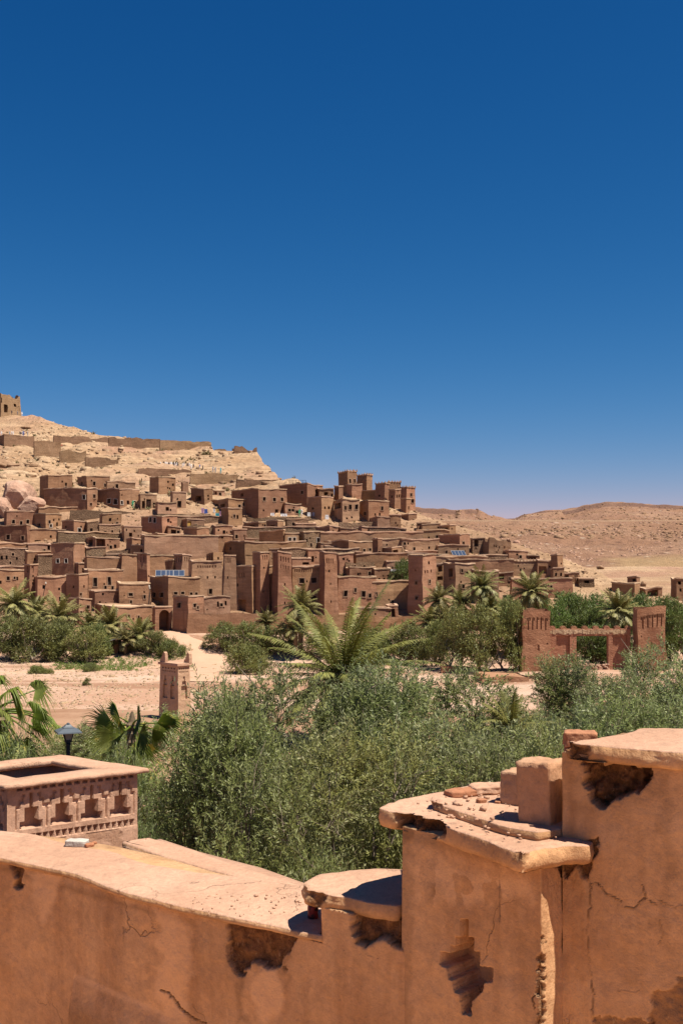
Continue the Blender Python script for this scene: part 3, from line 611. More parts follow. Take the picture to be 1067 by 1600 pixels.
H('low white lipped roof below the middle of the slope', 536, 546, 586, 888, 910, 'adobe', wins=[w(560, 897, 3, 4, 'n')])
H('small terrace house with posts beside the green tree', 584, 585, 611, 889, 912, 'adobe', wins=[w(592, 905, 3, 5, 'o'), w(600, 905, 3, 5, 'o'), w(606, 905, 3, 5, 'o')])
H('shed with an iron roof and timber posts behind the shadowed wall', 610, 611, 642, 893, 914, 'adobe', wins=[w(624, 902, 4, 6, 'n'), w(632, 902, 8, 9, 'o')], capmat='metal_grey')
H('flat house peeping over the palace front', 456, 457, 486, 873, 890, 'adobe', wins=[w(478, 880, 10, 4, 'o')], d=200)
H('dark door house between palace front and third tower', 478, 482, 499, 861, 890, 'adobe', wins=[w(489, 874, 4, 9, 'o')], d=203)
H('tan little house right of the third palace tower', 522, 530, 552, 866, 900, 'adobe', wins=[w(537, 873, 3, 4, 'n')])
H('low broken house on the rubble behind the third palace tower', 536, 540, 585, 878, 900, 'stone', ruin=.25)
# --- right flank
H('low roof nearest the castle on the right flank', 650, 652, 672, 817, 832, 'adobe', wins=[w(660, 824, 6, 4, 'o')])
H('flat house with a shaded porch high on the right flank', 658, 659, 688, 820, 836, 'adobe')
H('little pavilion with an open bay on the right flank skyline', 685, 702, 712, 822, 840, 'adobe', wins=[w(694, 829, 10, 8, 'o')])
H('long house with a light lip under the little pavilion', 648, 650, 702, 829, 846, 'adobe_tan')
H('brick brown house stepping down below the pavilion', 684, 718, 734, 836, 858, 'adobe', wins=[w(700, 850, 3, 4, 'n'), w(688, 850, 3, 4, 'n')])
H('low wide house in front of the brick brown one', 683, 684, 733, 853, 874, 'adobe_tan')
H('roofless house with a black hole on the right flank', 734, 738, 757, 842, 866, 'stone', wins=[w(744, 849, 7, 10, 'o')])
H('big ruined house with crumbling upper walls', 754, 764, 798, 840, 880, 'adobe_tan', wins=slots(768, 792, 3, 852, 2.2, 4), ruin=.16)
H('dark fronted house below the crumbling ruin', 778, 794, 825, 862, 886, 'adobe', wins=[w(785, 869, 10, 9, 'o'), w(808, 867, 3, 3, 'n')])
H('small dark box house right of the dark fronted house', 822, 824, 842, 869, 884, 'adobe', wins=[w(832, 874, 10, 6, 'o')])
H('tan house with a toothed parapet on the right flank', 790, 792, 838, 877, 900, 'adobe_tan', wins=[w(799, 891, 2.5, 4, 'n'), w(813, 890, 2.5, 4, 'n')], merl=9)
H('house with a black open room beside the square end tower', 838, 840, 865, 876, 904, 'adobe', wins=[w(848, 890, 12, 12, 'o')])
H('square tower at the right end of the village', 860, 870, 879, 868, 908, 'adobe', wins=[w(873, 893, 2, 3, 'n'), w(876, 881, 2, 3, 'n')], name='house_tower', cat='tower')
H('low block at the foot of the square end tower', 863, 864, 881, 889, 908, 'adobe', wins=[w(868, 898, 3, 5, 'n'), w(876, 898, 3, 5, 'n')], d=192)
H('little sheds with dark mouths past the square end tower', 878, 879, 905, 897, 912, 'adobe', wins=[w(885, 901, 6, 4, 'o')])
H('lone half buried hut on the bare slope right of the village', 903, 904, 928, 905, 917, 'stone', wins=[w(916, 909, 8, 4, 'o')])
H('roof with solar panels on the right flank', 698, 703, 746, 871, 886, 'adobe_tan')
H('tan house with a deep loggia behind the palm group', 692, 711, 741, 881, 932, 'adobe_tan', wins=[w(703, 894, 7, 13, 'o'), w(722, 891, 3, 5), w(706, 904, 10, 4, 's')])
H('open sided house left of the deep loggia', 678, 679, 694, 881, 914, 'adobe', wins=[w(687, 888, 7, 9, 'o'), w(687, 903, 9, 6, 'o')])
H('row of low white lipped roofs right of the deep loggia', 738, 739, 791, 881, 900, 'adobe_tan', wins=[w(752, 890, 6, 5, 'o'), w(768, 891, 5, 4, 'o'), w(782, 891, 4, 4, 'o')])
H('toothed house front behind the tallest right palm', 735, 741, 779, 893, 945, 'adobe_tan', wins=slots(756, 774, 6, 899, 1.5, 3) + [w(757, 930, 2.5, 4, 'n')])
H('low room with an open bay right of the toothed front', 777, 779, 801, 896, 918, 'adobe', wins=[w(783, 901, 9, 8, 'o')])
H('long low red wall house at the foot of the right flank', 796, 798, 895, 905, 926, 'adobe_red', d=187)
H('flat shaded house beyond the green trees', 955, 990, 998, 912, 932, 'adobe', d=188)
H('upper room with one window on the flat shaded house', 980, 994, 1000, 903, 926, 'adobe', wins=[w(990, 907, 5, 4, 'n')], d=193)
H('porch house with a dark bay beyond the green trees', 997, 1007, 1034, 920, 940, 'adobe', wins=[w(1019, 927, 17, 9, 'o')], d=188)
H('house cut by the right edge of the view with stacked openings', 1047, 1056, 1090, 905, 945, 'adobe', wins=[w(1061, 911, 5, 5, 'o'), w(1062, 922, 3, 5, 'n')], d=188)

# --- small houses squeezed into the gaps
H('stone hut above the house with the sagging roof', 152, 155, 190, 820, 842, 'stone', wins=[w(165, 832, 4, 5, 'n')])
H('low tan hut left of the arched window pair', 190, 194, 222, 824, 846, 'adobe_tan', wins=[w(204, 836, 5, 6, 'o')])
H('low house at the foot of the square tower house', 330, 336, 364, 823, 843, 'adobe', wins=[w(350, 832, 4, 5, 'n')])
H('flat roofed hut between the tower house and the rock shelf', 360, 366, 386, 829, 850, 'adobe_tan')
H('stone shed under the garment stall', 446, 449, 482, 813, 830, 'stone', wins=[w(465, 821, 6, 5, 'o')])
H('low flat house behind the third palace tower top', 496, 501, 524, 849, 870, 'adobe_tan', wins=[w(510, 857, 4, 5, 'n')])
H('long low house behind the second palace tower top', 416, 421, 472, 859, 884, 'adobe', wins=[w(436, 868, 3, 4, 'n'), w(462, 868, 6, 6, 'o')])
H('low red house behind the solar roof house', 243, 248, 292, 871, 892, 'adobe_red', wins=[w(262, 880, 3, 4, 'n')])
H('tan house with a shaded opening left of the lone tower top', 598, 604, 640, 878, 900, 'adobe_tan', wins=[w(622, 887, 7, 6, 'o')])
H('low house right of the lone tower top under the solar roof', 681, 684, 700, 868, 890, 'adobe', wins=[w(692, 877, 5, 5, 'o')])
H('flat stone house on the right flank above the toothed parapet', 742, 748, 792, 868, 888, 'stone', wins=[w(768, 877, 5, 5, 'o')])
H('small house between the five window house terrace and the loggias', 243, 247, 276, 786, 806, 'adobe_tan', wins=[w(262, 795, 5, 6, 'o')])
H('low block beside the steps under the railed roof house', 440, 446, 470, 788, 806, 'adobe_tan', wins=[w(458, 797, 4, 4, 'n')])
H('small house wedged right of the red corner house', 156, 160, 190, 803, 826, 'adobe', wins=[w(172, 812, 4, 5, 'n')])

# --- long connecting house walls and yards behind the front rows
YG = 'long yard walls tying the houses together'
def yard(label, u0, u1, yt, yb, mat='adobe', L=3.0, **k): return house(label, u0, u0, u1, yt, yb, mat, L=L, name='yard_wall', cat='wall', group=YG, **k)
yard('long yard wall at the left edge behind the palms and slender tower', -30, 104, 886, 912)
yard('stone yard wall behind the two white awning windows', 60, 142, 868, 902, 'stone')
yard('yard wall behind the two tall windows and the alley', 136, 212, 872, 916, 'adobe_red')
yard('yard wall behind the solar roof house and dark tower', 190, 300, 868, 912)
yard('yard wall below the arched window pair house', 226, 342, 838, 882, 'adobe_tan')
yard('long stone yard wall behind the third palace tower', 440, 562, 858, 890, 'stone')
yard('long yard wall running left from the lone tower top', 556, 690, 866, 896)
yard('yard wall under the right flank solar roof', 640, 762, 870, 906, 'adobe_tan')
yard('yard wall below the crumbling ruin on the right flank', 700, 802, 876, 908)
yard('stone yard wall below the two framed reddish windows', 90, 250, 832, 854, 'stone', L=1.5)
yard('stone yard wall under the sheets and stalls terrace', 380, 524, 824, 848, 'stone', L=1.5)
yard('tan yard wall under the big cracked block house', 500, 662, 832, 862, 'adobe_tan', L=2.)
yard('low yard wall in front of the highest left houses', 60, 160, 793, 806, 'adobe', L=1.0)
yard('yard wall below the loggia houses and hung cloths', 270, 362, 806, 824, 'stone', L=1.0)

# --- free standing walls
WG = 'rubble walls between the houses'
def wall(label, u0, u1, yt, yb, mat='stone', L=1.0, ruin=.1, d=None, rel=None, name='stone_wall', **k):
    return house(label, u0, u0, u1, yt, yb, mat, L=L, ruin=ruin, d=d, rel=rel, name=name, cat='wall', group=WG, cap=False, **k)
wall('stone terrace wall below the five window house', 110, 246, 797, 816, ruin=.06)
wall('rubble wall above the red houses in the middle', 246, 330, 802, 815, ruin=.3)
wall('rubble bank wall under the loggia houses', 292, 360, 818, 842, ruin=.35)
wall('terrace wall below the white sheets and stalls', 385, 520, 808, 822, ruin=.12)
wall('rough retaining wall under the wide cracked castle house', 530, 600, 816, 832, ruin=.2)
wall('broken wall on the rubble left of the alley stair', 182, 210, 870, 905, ruin=.3)
wall('long retaining wall at the foot of the small kasbah', 293, 404, 959, 999, 'adobe', ruin=.02, rel=.10)
wall('garden wall behind the central palm along the palace foot', 400, 560, 962, 992, 'adobe', ruin=.03, rel=.08)
wall('garden wall with a pale top running to the right palms', 560, 700, 964, 990, 'adobe', ruin=.03, rel=.08)
wall('low wall between the palm group and the brick gate', 695, 812, 952, 990, 'adobe', ruin=.05, rel=.10)
wall('broken wall left of the terrace stair under the black opening', 140, 205, 858, 875, ruin=.3)
# ------------------------------------------------------------------ ruins and walls on the ridge
RG = 'stone walls along the ridge'
M['ruin'] = mat_adobe('ruin stone', (.30, .18, .10), (.37, .23, .135), (.15, .085, .05), stone=.7)
def rwall(label, u0, u1, yt, yb, L=1.2, ruin=.12, **k):
    return house(label, u0, u0, u1, yt, yb, 'ruin', L=L, ruin=ruin, name='stone_wall', cat='wall', group=RG, cap=False, found=6, d=k.pop('d', float(D_of_y(yb)) - 6), **k)
house('crumbling granary tower on the hilltop at the left edge', -26, 2, 35, 613, 652, 'ruin', wins=[w(10, 637, 6, 13, 'o'), w(26, 629, 4, 6, 'o'), w(2.5, 624, 3, 9, 'o'), w(31, 636, 3, 8, 's')],
      ruin=.16, taper=.12, name='ruined_tower', cat='tower', group=RG, found=8, rel=.55)
house('square stone bastion with visitors standing on top', -14, 7, 55, 678, 707, 'ruin', L=8, ruin=.03, name='stone_bastion', cat='wall', group=RG, cap=False, found=8, rel=.35)
rwall('long ridge wall on the skyline, section nearest the bastion', 84, 172, 680, 704, d=366)
rwall('long ridge wall on the skyline, middle section', 170, 252, 682, 708, d=362)
rwall('long ridge wall on the skyline, section ending at the gap', 250, 331, 687, 714, d=356, ruin=.06)
rwall('stub of ruined wall past the gap in the ridge wall', 336, 368, 701, 720, ruin=.35, d=356)
rwall('jagged ruined corner at the end of the ridge', 366, 402, 697, 728, ruin=.3, L=4, d=352)
rwall('sloping wall running down from the bastion', 54, 96, 688, 714, ruin=.1)
rwall('lower piece of the sloping wall below the pale boulder', 94, 136, 703, 723, ruin=.15)
rwall('end of the sloping wall on the open slope', 134, 186, 713, 729, ruin=.3)
rwall('path wall under the crowd of visitors', 216, 300, 731, 744, ruin=.12)
rwall('path wall continuing below the ridge end', 298, 372, 739, 753, ruin=.15)
rwall('path wall descending to the railed roof house', 370, 440, 748, 762, ruin=.2)

# ------------------------------------------------------------------ boulders
def rock_mesh(name, seed, sub=3, rough=.35, flat=.7):
    bm = bmesh.new(); bmesh.ops.create_icosphere(bm, subdivisions=sub, radius=1.0)
    v = np.array([q.co[:] for q in bm.verts]); rs = np.random.RandomState(seed)
    for _ in range(9):                                    # knock flat facets off
        n = rs.normal(size=3); n /= np.linalg.norm(n); h = rs.uniform(.55, .85); dd = v @ n; v -= np.maximum(dd - h, 0)[:, None] * n
    v *= (1 + rough * fbm(v * 1.3, 4, seed) * .5)[:, None]; v[:, 2] *= flat
    for q, c in zip(bm.verts, v): q.co = c
    me = bpy.data.meshes.new(name); bm.to_mesh(me); bm.free(); return me
def mat_rock(name, a, b):
    n = NT(name); c = n.mix(n.ramp(n.noise(.25, 5), [(.4, 0.), (.6, 1.)]), a, b); c = n.mix(.6, c, n.ramp(n.noise(1.2, 6, .75), [(.3, .6), (.7, 1.2)]), 'MULTIPLY')
    return n.out(c, n.bump(n.noise(1.2, 6, .7), .8, .5))
M['rock_pink'] = mat_rock('pink rock', (.40, .235, .16), (.47, .30, .21)); M['rock_tan'] = mat_rock('tan rock', (.40, .27, .16), (.48, .34, .215)); M['rock_dark'] = mat_rock('brown rock', (.22, .13, .075), (.32, .20, .12))
def boulder(label, u, y, wp, hp, mat, seed, rz=0.0):
    p = ground_hit(u, y + hp * .35); d = p.y; me = rock_mesh('boulder', seed); o = obj('boulder', me, M[mat]); o.location = p + Vector((0, 0, hp * .18 / F * d))
    s = wp / 2 / F * d * 1.1; o.scale = (s, s * .8, hp / 2 / F * d * 1.65); o.rotation_euler = (0, 0, rz); tag(o, label, 'boulder', 'boulders on the left slope'); return o
for k, (lab, *a) in enumerate([
        ('big pink boulder beside the shaded long house', 50, 788, 46, 34, 'rock_pink'), ('huge pink boulder above the two framed windows', 26, 770, 70, 46, 'rock_pink'),
        ('pink boulder low at the left edge', 4, 792, 48, 34, 'rock_pink'), ('split rock slab under the bastion at the left edge', 4, 724, 36, 16, 'rock_dark'),
        ('brown rock lying on the ledge under the bastion', 26, 726, 30, 12, 'rock_dark'), ('pale slab rock sticking out of the slope at the left', 20, 742, 60, 24, 'rock_tan'),
        ('pale rock beside the highest left house', 52, 745, 34, 18, 'rock_tan'), ('small round boulder above the huge pink one', 30, 755, 13, 9, 'rock_tan'),
        ('small boulder touching the huge pink one on its right', 46, 757, 13, 12, 'rock_pink'), ('dark rock ledge high above the long slope', 42, 668, 26, 7, 'rock_dark'),
        ('pale round boulder on the path by the bastion', 69, 689, 11, 9, 'rock_tan'), ('brown boulder lump under the rock shelf house', 372, 838, 26, 16, 'rock_dark'),
        ('brown boulder propping the rock shelf house', 398, 836, 16, 18, 'rock_dark'), ('tall brown boulder under the small block house', 419, 838, 14, 20, 'rock_dark'),
        ('tan boulder beside the alley stair', 205, 882, 12, 16, 'rock_tan'), ('brown boulder on the bare slope right of the end tower', 937, 886, 13, 7, 'rock_dark'),
        ('round brown rock beside the porch house', 1005, 913, 11, 12, 'rock_dark')]): boulder(lab, *a, 100 + k, k * 1.3)

# ------------------------------------------------------------------ loose stone and scrub nobody could count
def stones(name, pts, sizes, mat, seed, flat=.65):
    rs = np.random.RandomState(seed); cube = np.array([(x, y, z) for x in (-1, 1) for y in (-1, 1) for z in (-1, 1)], float)
    q = np.array([(0, 1, 3, 2), (4, 6, 7, 5), (0, 4, 5, 1), (2, 3, 7, 6), (0, 2, 6, 4), (1, 5, 7, 3)])
    n = len(pts); V = cube[None] * (1 + rs.uniform(-.45, .25, (n, 8, 3))); V[:, :, 2] *= flat; a = rs.uniform(0, 6.28, n); ca, sa = np.cos(a)[:, None], np.sin(a)[:, None]
    x, y = V[..., 0] * ca - V[..., 1] * sa, V[..., 0] * sa + V[..., 1] * ca; V = np.stack([x, y, V[..., 2]], -1) * np.asarray(sizes)[:, None, None] * .5 + np.asarray(pts)[:, None]
    o = obj(name, mesh_np(name, V.reshape(-1, 3), (q[None] + 8 * np.arange(n)[:, None, None]).reshape(-1, 4)), mat); tag(o, kind='stuff'); return o
def scatter(n, seed, d0, d1, u0=-60, u1=1130, keep=None):
    rs = np.random.RandomState(seed); d = rs.uniform(d0, d1, n); u = rs.uniform(u0, u1, n); X = (u - UC) / F * d; Z = terrain(X, d)
    p = np.stack([X, d, Z], 1); dr = D_of_y(np.interp(u, RIDGE[:, 0], RIDGE[:, 1])); k = (d < dr + 6) if d1 < 500 else np.ones(n, bool)
    if keep is not None: k &= keep(u, d, p, rs)
    return p[k], rs
p, rs = scatter(1500, 111, 240, 440, keep=lambda u, d, p, r: vnoise(p / 18, 71) > .1); stones('hillside_rocks', p, np.exp(rs.normal(.1, .45, len(p))), M['rock_dark'], 12)
p, rs = scatter(5200, 1, 236, 440, keep=lambda u, d, p, r: vnoise(p / 22, 77) > -.25); stones('hillside_rocks', p, np.exp(rs.normal(-.55, .55, len(p))), M['rock_tan'], 2)
p, rs = scatter(3800, 3, 176, 240); stones('village_rubble', p, np.exp(rs.normal(-1.1, .45, len(p))), M['rock_dark'], 4)
p, rs = scatter(2600, 5, 430, 760, 560, 1130, keep=lambda u, d, p, r: (vnoise(p / 40, 5) > -.35) & ((u < 930) | (d > 540))); stones('slope_rocks', p, np.exp(rs.normal(-.25, .45, len(p))), M['rock_pink'], 6)
p, rs = scatter(900, 55, 650, 745, 560, 1130); stones('slope_rocks', p, np.exp(rs.normal(.2, .45, len(p))), M['rock_dark'], 66)
p, rs = scatter(1200, 7, 1130, 1450, 600, 1130); stones('mesa_rocks', p, np.exp(rs.normal(.45, .45, len(p))), M['rock_dark'], 8)
p, rs = scatter(5000, 9, 92, 150, -60, 700); stones('river_stones', p, np.exp(rs.normal(-1.75, .45, len(p))), M['rock_tan'], 10)
def tufts(name, pts, size, mat, seed, blades=16, thin=.16):
    rs = np.random.RandomState(seed); n = len(pts) * blades; P0 = np.repeat(np.asarray(pts), blades, 0); S = np.repeat(np.asarray(size), blades)
    dr = rs.normal(size=(n, 3)); dr[:, 2] = np.abs(dr[:, 2]) + .35; dr /= np.linalg.norm(dr, axis=1)[:, None]; sd = np.cross(dr, rs.normal(size=(n, 3))); sd /= np.linalg.norm(sd, axis=1)[:, None] + 1e-6
    c = P0 + dr * (S * rs.uniform(.1, .8, n))[:, None] * .7; l = (S * rs.uniform(.4, .7, n))[:, None]; b = c - dr * l * .5; t = c + dr * l * .5; wv = sd * l * thin
    V = np.stack([b, c + wv, t, c - wv], 1).reshape(-1, 3); o = obj(name, mesh_np(name, V, np.arange(4 * n).reshape(-1, 4)), mat); tag(o, kind='stuff'); return o
def mat_leaf(name, front, back, rnd=.25, trans=.25, dry=None, dryp=.0):
    n = NT(name); r = n.rand(); v = n.noise(.9, 3, .6); q = n.noise(8., 2, .6)
    c = n.mix(n.math('MULTIPLY', n.geo.outputs['Backfacing'], 1.0), front, back)
    c = n.mix(n.ramp(v, [(.35, .0), (.7, .55)]), c, tuple(x * k for x, k in zip(front, (1.5, 1.35, .9))))
    if dry: c = n.mix(n.ramp(q, [(1 - dryp - .06, 0.), (1 - dryp, 1.)]), c, dry)
    c = n.hsv(c, n.math('ADD', n.math('MULTIPLY', n.math('FRACT', n.math('MULTIPLY', r, 9.7)), .03), .485), 1.0, n.math('ADD', n.math('MULTIPLY', r, 2 * rnd), 1 - rnd))
    n.b.inputs['Roughness'].default_value = .55; n.b.inputs['Specular IOR Level'].default_value = .35
    n.out(c, None, .55); t = n.t.nodes.new('ShaderNodeBsdfTranslucent'); n.t.links.new(c, t.inputs[0]); m = n.t.nodes.new('ShaderNodeMixShader'); m.inputs[0].default_value = trans
    n.t.links.new(n.b.outputs[0], m.inputs[1]); n.t.links.new(t.outputs[0], m.inputs[2]); n.t.links.new(m.outputs[0], n.t.nodes['Material Output'].inputs[0]); return n.mat
M['scrub'] = mat_leaf('dry scrub', (.12, .10, .045), (.17, .14, .07)); M['grass'] = mat_leaf('bank grass', (.11, .15, .03), (.15, .18, .05))
p, rs = scatter(1500, 13, 236, 430, keep=lambda u, d, p, r: (vnoise(p / 16, 78) > .0)); tufts('hillside_scrub', p, np.exp(rs.normal(-.1, .4, len(p))), M['scrub'], 14, 18)
p, rs = scatter(260, 15, 176, 240); tufts('village_weeds', p, np.exp(rs.normal(-.5, .3, len(p))), M['scrub'], 16, 14)
p, rs = scatter(5200, 17, 139, 158, -80, 300, keep=lambda u, d, p, r: vnoise(p / 6, 79) > -.05 + .25 * (d < 144)); tufts('bank_grass', p, np.exp(rs.normal(-.8, .3, len(p))), M['grass'], 18, 8, .09)
p, rs = scatter(2600, 19, 112, 150, 640, 1100, keep=lambda u, d, p, r: vnoise(p / 5, 80) > .12); tufts('bank_grass', p, np.exp(rs.normal(-.9, .3, len(p))), M['grass'], 20, 8, .09)

# ------------------------------------------------------------------ the brick gateway with two towers
def gateway():
    d = 130.; C = P(815, 1057, d); th = .04; g = empty('gateway', C, th); tag(g, 'red earth brick gateway with two crenellated towers and an open middle', 'gateway')
    def part(nm, *a, **k): return house(None, *a, mat='adobe_gate', part_of=g, body=nm, d=d, cap=False, found=1.5, **k)
    def comb(u0, u1, y): return [q for k in range(5) for q in [(u0 + (u1 - u0) * (k + .5) / 5, y + 5, 2.2, 20, 's')]] + [(u0 + (u1 - u0) * (k + .5) / 5 + dx, y - 2, 1.6, 5, 's') for k in range(5) for dx in (-2.6, 2.6)]
    part('tower', 811, 815, 860, 951, 1058, rel=.20, L=2.2, wins=comb(821, 857, 967) + [w(841, 1011, 3, 10, 's'), w(855, 1004, 2, 2.5, 's'), w(826, 983, 2, 2, 's')], ruin=.05, taper=.03)
    part('tower', 986, 995, 1040, 949, 1056, rel=.20, L=3.0, wins=comb(1000, 1037, 966) + [w(1018, 1009, 3, 10, 's'), w(1001, 993, 2, 2.5, 's'), w(1035, 992, 2, 2.5, 's')], ruin=.05, taper=.03)
    Wx = lambda u: (u - 815) / F * d; Zy = lambda y: (1057 - y) / F * d
    bx = lambda mb, u0, u1, yt, yb, y0, y1: mb.box(Wx(u0), y0, Zy(yb), Wx(u1), y1, Zy(yt))
    m = MB(); 
    bx(m, 858, 872, 994, 1075, .95, 1.75); bx(m, 872, 893.5, 994, 1075, 1.2, 1.75); bx(m, 893.5, 904, 994, 1075, .95, 1.75)
    bx(m, 955, 962, 994, 1075, .95, 1.75); bx(m, 962, 985, 994, 1075, 1.2, 1.75); bx(m, 985, 990, 994, 1075, .95, 1.75); bx(m, 858, 990, 984, 994, .93, 1.77)
    bx(m, 904, 955, 992.5, 995, 1.0, 1.7); m.build('curtain_wall', M['adobe_gate'], g)
    s = MB(); rs = np.random.RandomState(3)
    for u in np.arange(866, 978, 2.4):
                a, b = rs.uniform(0, 1.5), rs.uniform(4, 9); bx(s, u, u + rs.uniform(2.2, 4), 984 + a, 984 + b, .93 - rs.uniform(.03, .08), 1.2)
    bx(s, 862, 984, 986, 991, .915, 1.2)
    s.build('stone_band', M['rock_tan'], g)
    for k, u in enumerate(np.linspace(862, 983, 8)):
        m = MB(); bx(m, u, u + 9, 981 - .4, 984, 1.1, 1.6); bx(m, u + 1.6, u + 7.2, 979.3, 980.6, 1.12, 1.58); m.build('merlon', M['adobe_gate'], g)
    v = []; 
    pts = []; sz = []
    for _ in range(420):
        pts.append((rs.uniform(Wx(903), Wx(956)), rs.uniform(1.05, 1.6), rs.uniform(-.4, Zy(1040)))); sz.append(rs.uniform(.2, .42))
    o = stones('rubble_infill', pts, sz, M['rock_pink'], 5, .8); o.parent = g; del o['kind']
gateway()
drywall = house('low dry stone wall in front of the brick gateway', 818, 818, 864, 1057, 1083, 'stone', L=1.0, ruin=.2, name='stone_wall', cat='wall', group='low walls on the river plain', cap=False, d=122, found=2)
house('low earth garden wall with a gap, right of the big palm', 752, 752, 826, 1058, 1078, 'adobe_red', L=6, ruin=.02, name='garden_wall', cat='wall', group='low walls on the river plain', cap=False, d=119, found=2)
house('broken clay bank wall left of the dry stone wall', 690, 690, 756, 1040, 1056, 'adobe_red', L=.8, ruin=.5, name='garden_wall', cat='wall', group='low walls on the river plain', cap=False, d=132, found=2)

# ------------------------------------------------------------------ small shed, solar panels, poles, cloths, people
def shed():
    p = ground_hit(176, 1023); g = empty('reed_shelter', p, .3); tag(g, 'small open shelter with a tilted grey sheet roof under the palms', 'shelter')
    m = MB(); m.box(-1.2, -.6, 0, -.9, .6, 2.0); m.box(.9, -.6, 0, 1.2, .6, 2.4); m.build('post', M['wood_dark'], g)
    m = MB(); m.box(-1.0, .4, 0, 1.2, .7, 2.0); m.build('wall', M['adobe_red'], g)
    r = MB(); r.box(-1.5, -1.0, 0, 1.5, 1.0, .08, tf=lambda q: (q[0], q[1], q[2] + 2.1 + q[0] * .35)); r.build('roof', M['metal_grey'], g)
shed()
M['solar'] = mat_flat('solar glass', (.035, .05, .085), .25, .2, 2); M['blue'] = mat_flat('blue tarp', (.12, .35, .60), .7)
def panel(label, u, y, d, wd, n):
    p = P(u, y, d); g = empty('solar_panel', p, .15); tag(g, label, 'solar panel', 'solar panels on roofs')
    tl = lambda q: (q[0], q[1], q[2] + .25 + q[1] * .55)
    m = MB(); m.box(-wd / 2, 0, 0, wd / 2, 1.7, .05, tf=tl); m.build('glass', M['solar'], g)
    f = MB()
    for k in range(n + 1): x = -wd / 2 + wd * k / n; f.box(x - .03, -.02, -.01, x + .03, 1.72, .07, tf=tl)
    f.box(-wd / 2, -.04, -.01, wd / 2, .04, .07, tf=tl); f.box(-wd / 2, 1.66, -.01, wd / 2, 1.74, .07, tf=tl); f.build('frame', M['metal_grey'], g)
    l = MB(); l.box(-wd / 2, .1, -.1, -wd / 2 + .08, .2, .3); l.box(wd / 2 - .08, .1, -.1, wd / 2, .2, .3); l.box(-wd / 2, 1.5, -.1, -wd / 2 + .08, 1.6, 1.1); l.box(wd / 2 - .08, 1.5, -.1, wd / 2, 1.6, 1.1); l.build('stand', M['metal_dark'], g)
panel('tilted solar panel on the roof above the village gate, left one', 252, 902.5, 184, 1.8, 2); panel('tilted solar panel on the roof above the village gate, middle one', 265, 902.5, 184.2, 1.3, 2)
panel('tilted solar panel on the roof above the village gate, right one', 280, 902.5, 184.4, 1.8, 2); panel('solar panel on the right flank roof behind the lone tower', 718, 870.5, 205.5, 2.6, 4)
def pole(label, ub, yb, ut, yt, d):
    a, b = P(ub, yb, d), P(ut, yt, d - .2); g = empty('lamp_pole', a); tag(g, label, 'lamp pole', 'leaning lamp poles against walls')
    m = MB(); m.tube([(0, 0, -.5), tuple(b - a)], [.07, .05], 6); m.build('post', M['metal_dark'], g)
    q = b - a; m = MB(); m.lathe([(.02, q.z - .1), (.16, q.z), (.13, q.z + .22), (.03, q.z + .3)], 8, 0, q.x, q.y); m.build('lamp', M['frame_white'], g)
pole('leaning pole with a small lamp by the rounded corner house', 297, 998, 304, 959, 171); pole('leaning lamp pole before the two framed windows right of the palace', 542, 958, 553, 914, 184)
pole('thin leaning pole against the shadowed wall', 598, 946, 606, 918, 185); pole('straight lamp pole on the palace front wall', 464, 930, 466, 893, 182.5)
pole('leaning pole on the shaded house between the slender towers', 66, 936, 72, 912, 184); pole('pole leaning on the sunny roof terrace wall', 232, 948, 234, 920, 181)
pole('bright leaning pole at the end of the solar roof house', 236, 948, 233.5, 917, 180)
M['cl_teal'] = mat_flat('teal cloth', (.05, .32, .38), .9); M['cl_pink'] = mat_flat('pink cloth', (.55, .32, .42), .9); M['cl_white'] = mat_flat('white cloth', (.75, .73, .70), .9); M['cl_yel'] = mat_flat('ochre cloth', (.5, .33, .10), .9)
M['cl_blue'] = mat_flat('blue cloth', (.08, .12, .35), .9); M['cl_dark'] = mat_flat('dark cloth', (.03, .03, .045), .9); M['cl_green'] = mat_flat('green cloth', (.04, .28, .14), .9); M['cl_grey'] = mat_flat('grey cloth', (.3, .3, .32), .9); M['cl_red'] = mat_flat('red cloth', (.4, .07, .05), .9)
def cloth(label, u, y, wp, hp, mat, d=None):
    p = ground_hit(u, y + hp / 2) if d is None else P(u, y + hp / 2, d); s = p.y / F; Wd, Hh = wp * s, hp * s; n = 8; V = []
    for j in range(5):
        for i in range(n + 1): a = i / n - .5; V.append((a * Wd, .10 * math.sin(a * 17 + j * .4) * (1 - j / 6), Hh * j / 4 * 1.0 - .03 * math.sin(i * 2.) * (j == 0) + .15))
    b = [(x, y_ + .03, z) for x, y_, z in V]; q = grid_quads(5, n + 1); q2 = q[:, ::-1] + len(V)
    o = obj('hanging_cloth', mesh_np('hanging_cloth', V + b, np.concatenate([q, q2])), M[mat]); o.location = p; tag(o, label, 'cloth', 'cloths hung out for sale'); return o
cloth('teal cloth hanging low beside the square tower house', 340, 806, 6, 6, 'cl_teal'); cloth('pale pink cloth left of the dark clothes under the loggia', 317, 799, 4, 8, 'cl_pink'); cloth('ochre cloth above the teal one', 340, 799, 4.5, 5, 'cl_yel')
cloth('pink cloth touching the square tower house', 344.5, 804, 2.2, 8, 'cl_pink'); cloth('white cloth at the left end of the pink and teal cloths', 335, 799, 3, 6, 'cl_white'); cloth('dark blue clothes hanging under the loggia', 322, 800, 5, 7, 'cl_blue')
cloth('white sheet laid by the three window house, left one', 426, 805, 6, 4.5, 'cl_white'); cloth('white sheet right of the dark low doorway', 444, 806, 10, 4, 'cl_white'); cloth('white cloth hung at the two window house', 511, 809, 5, 7, 'cl_white', 221)
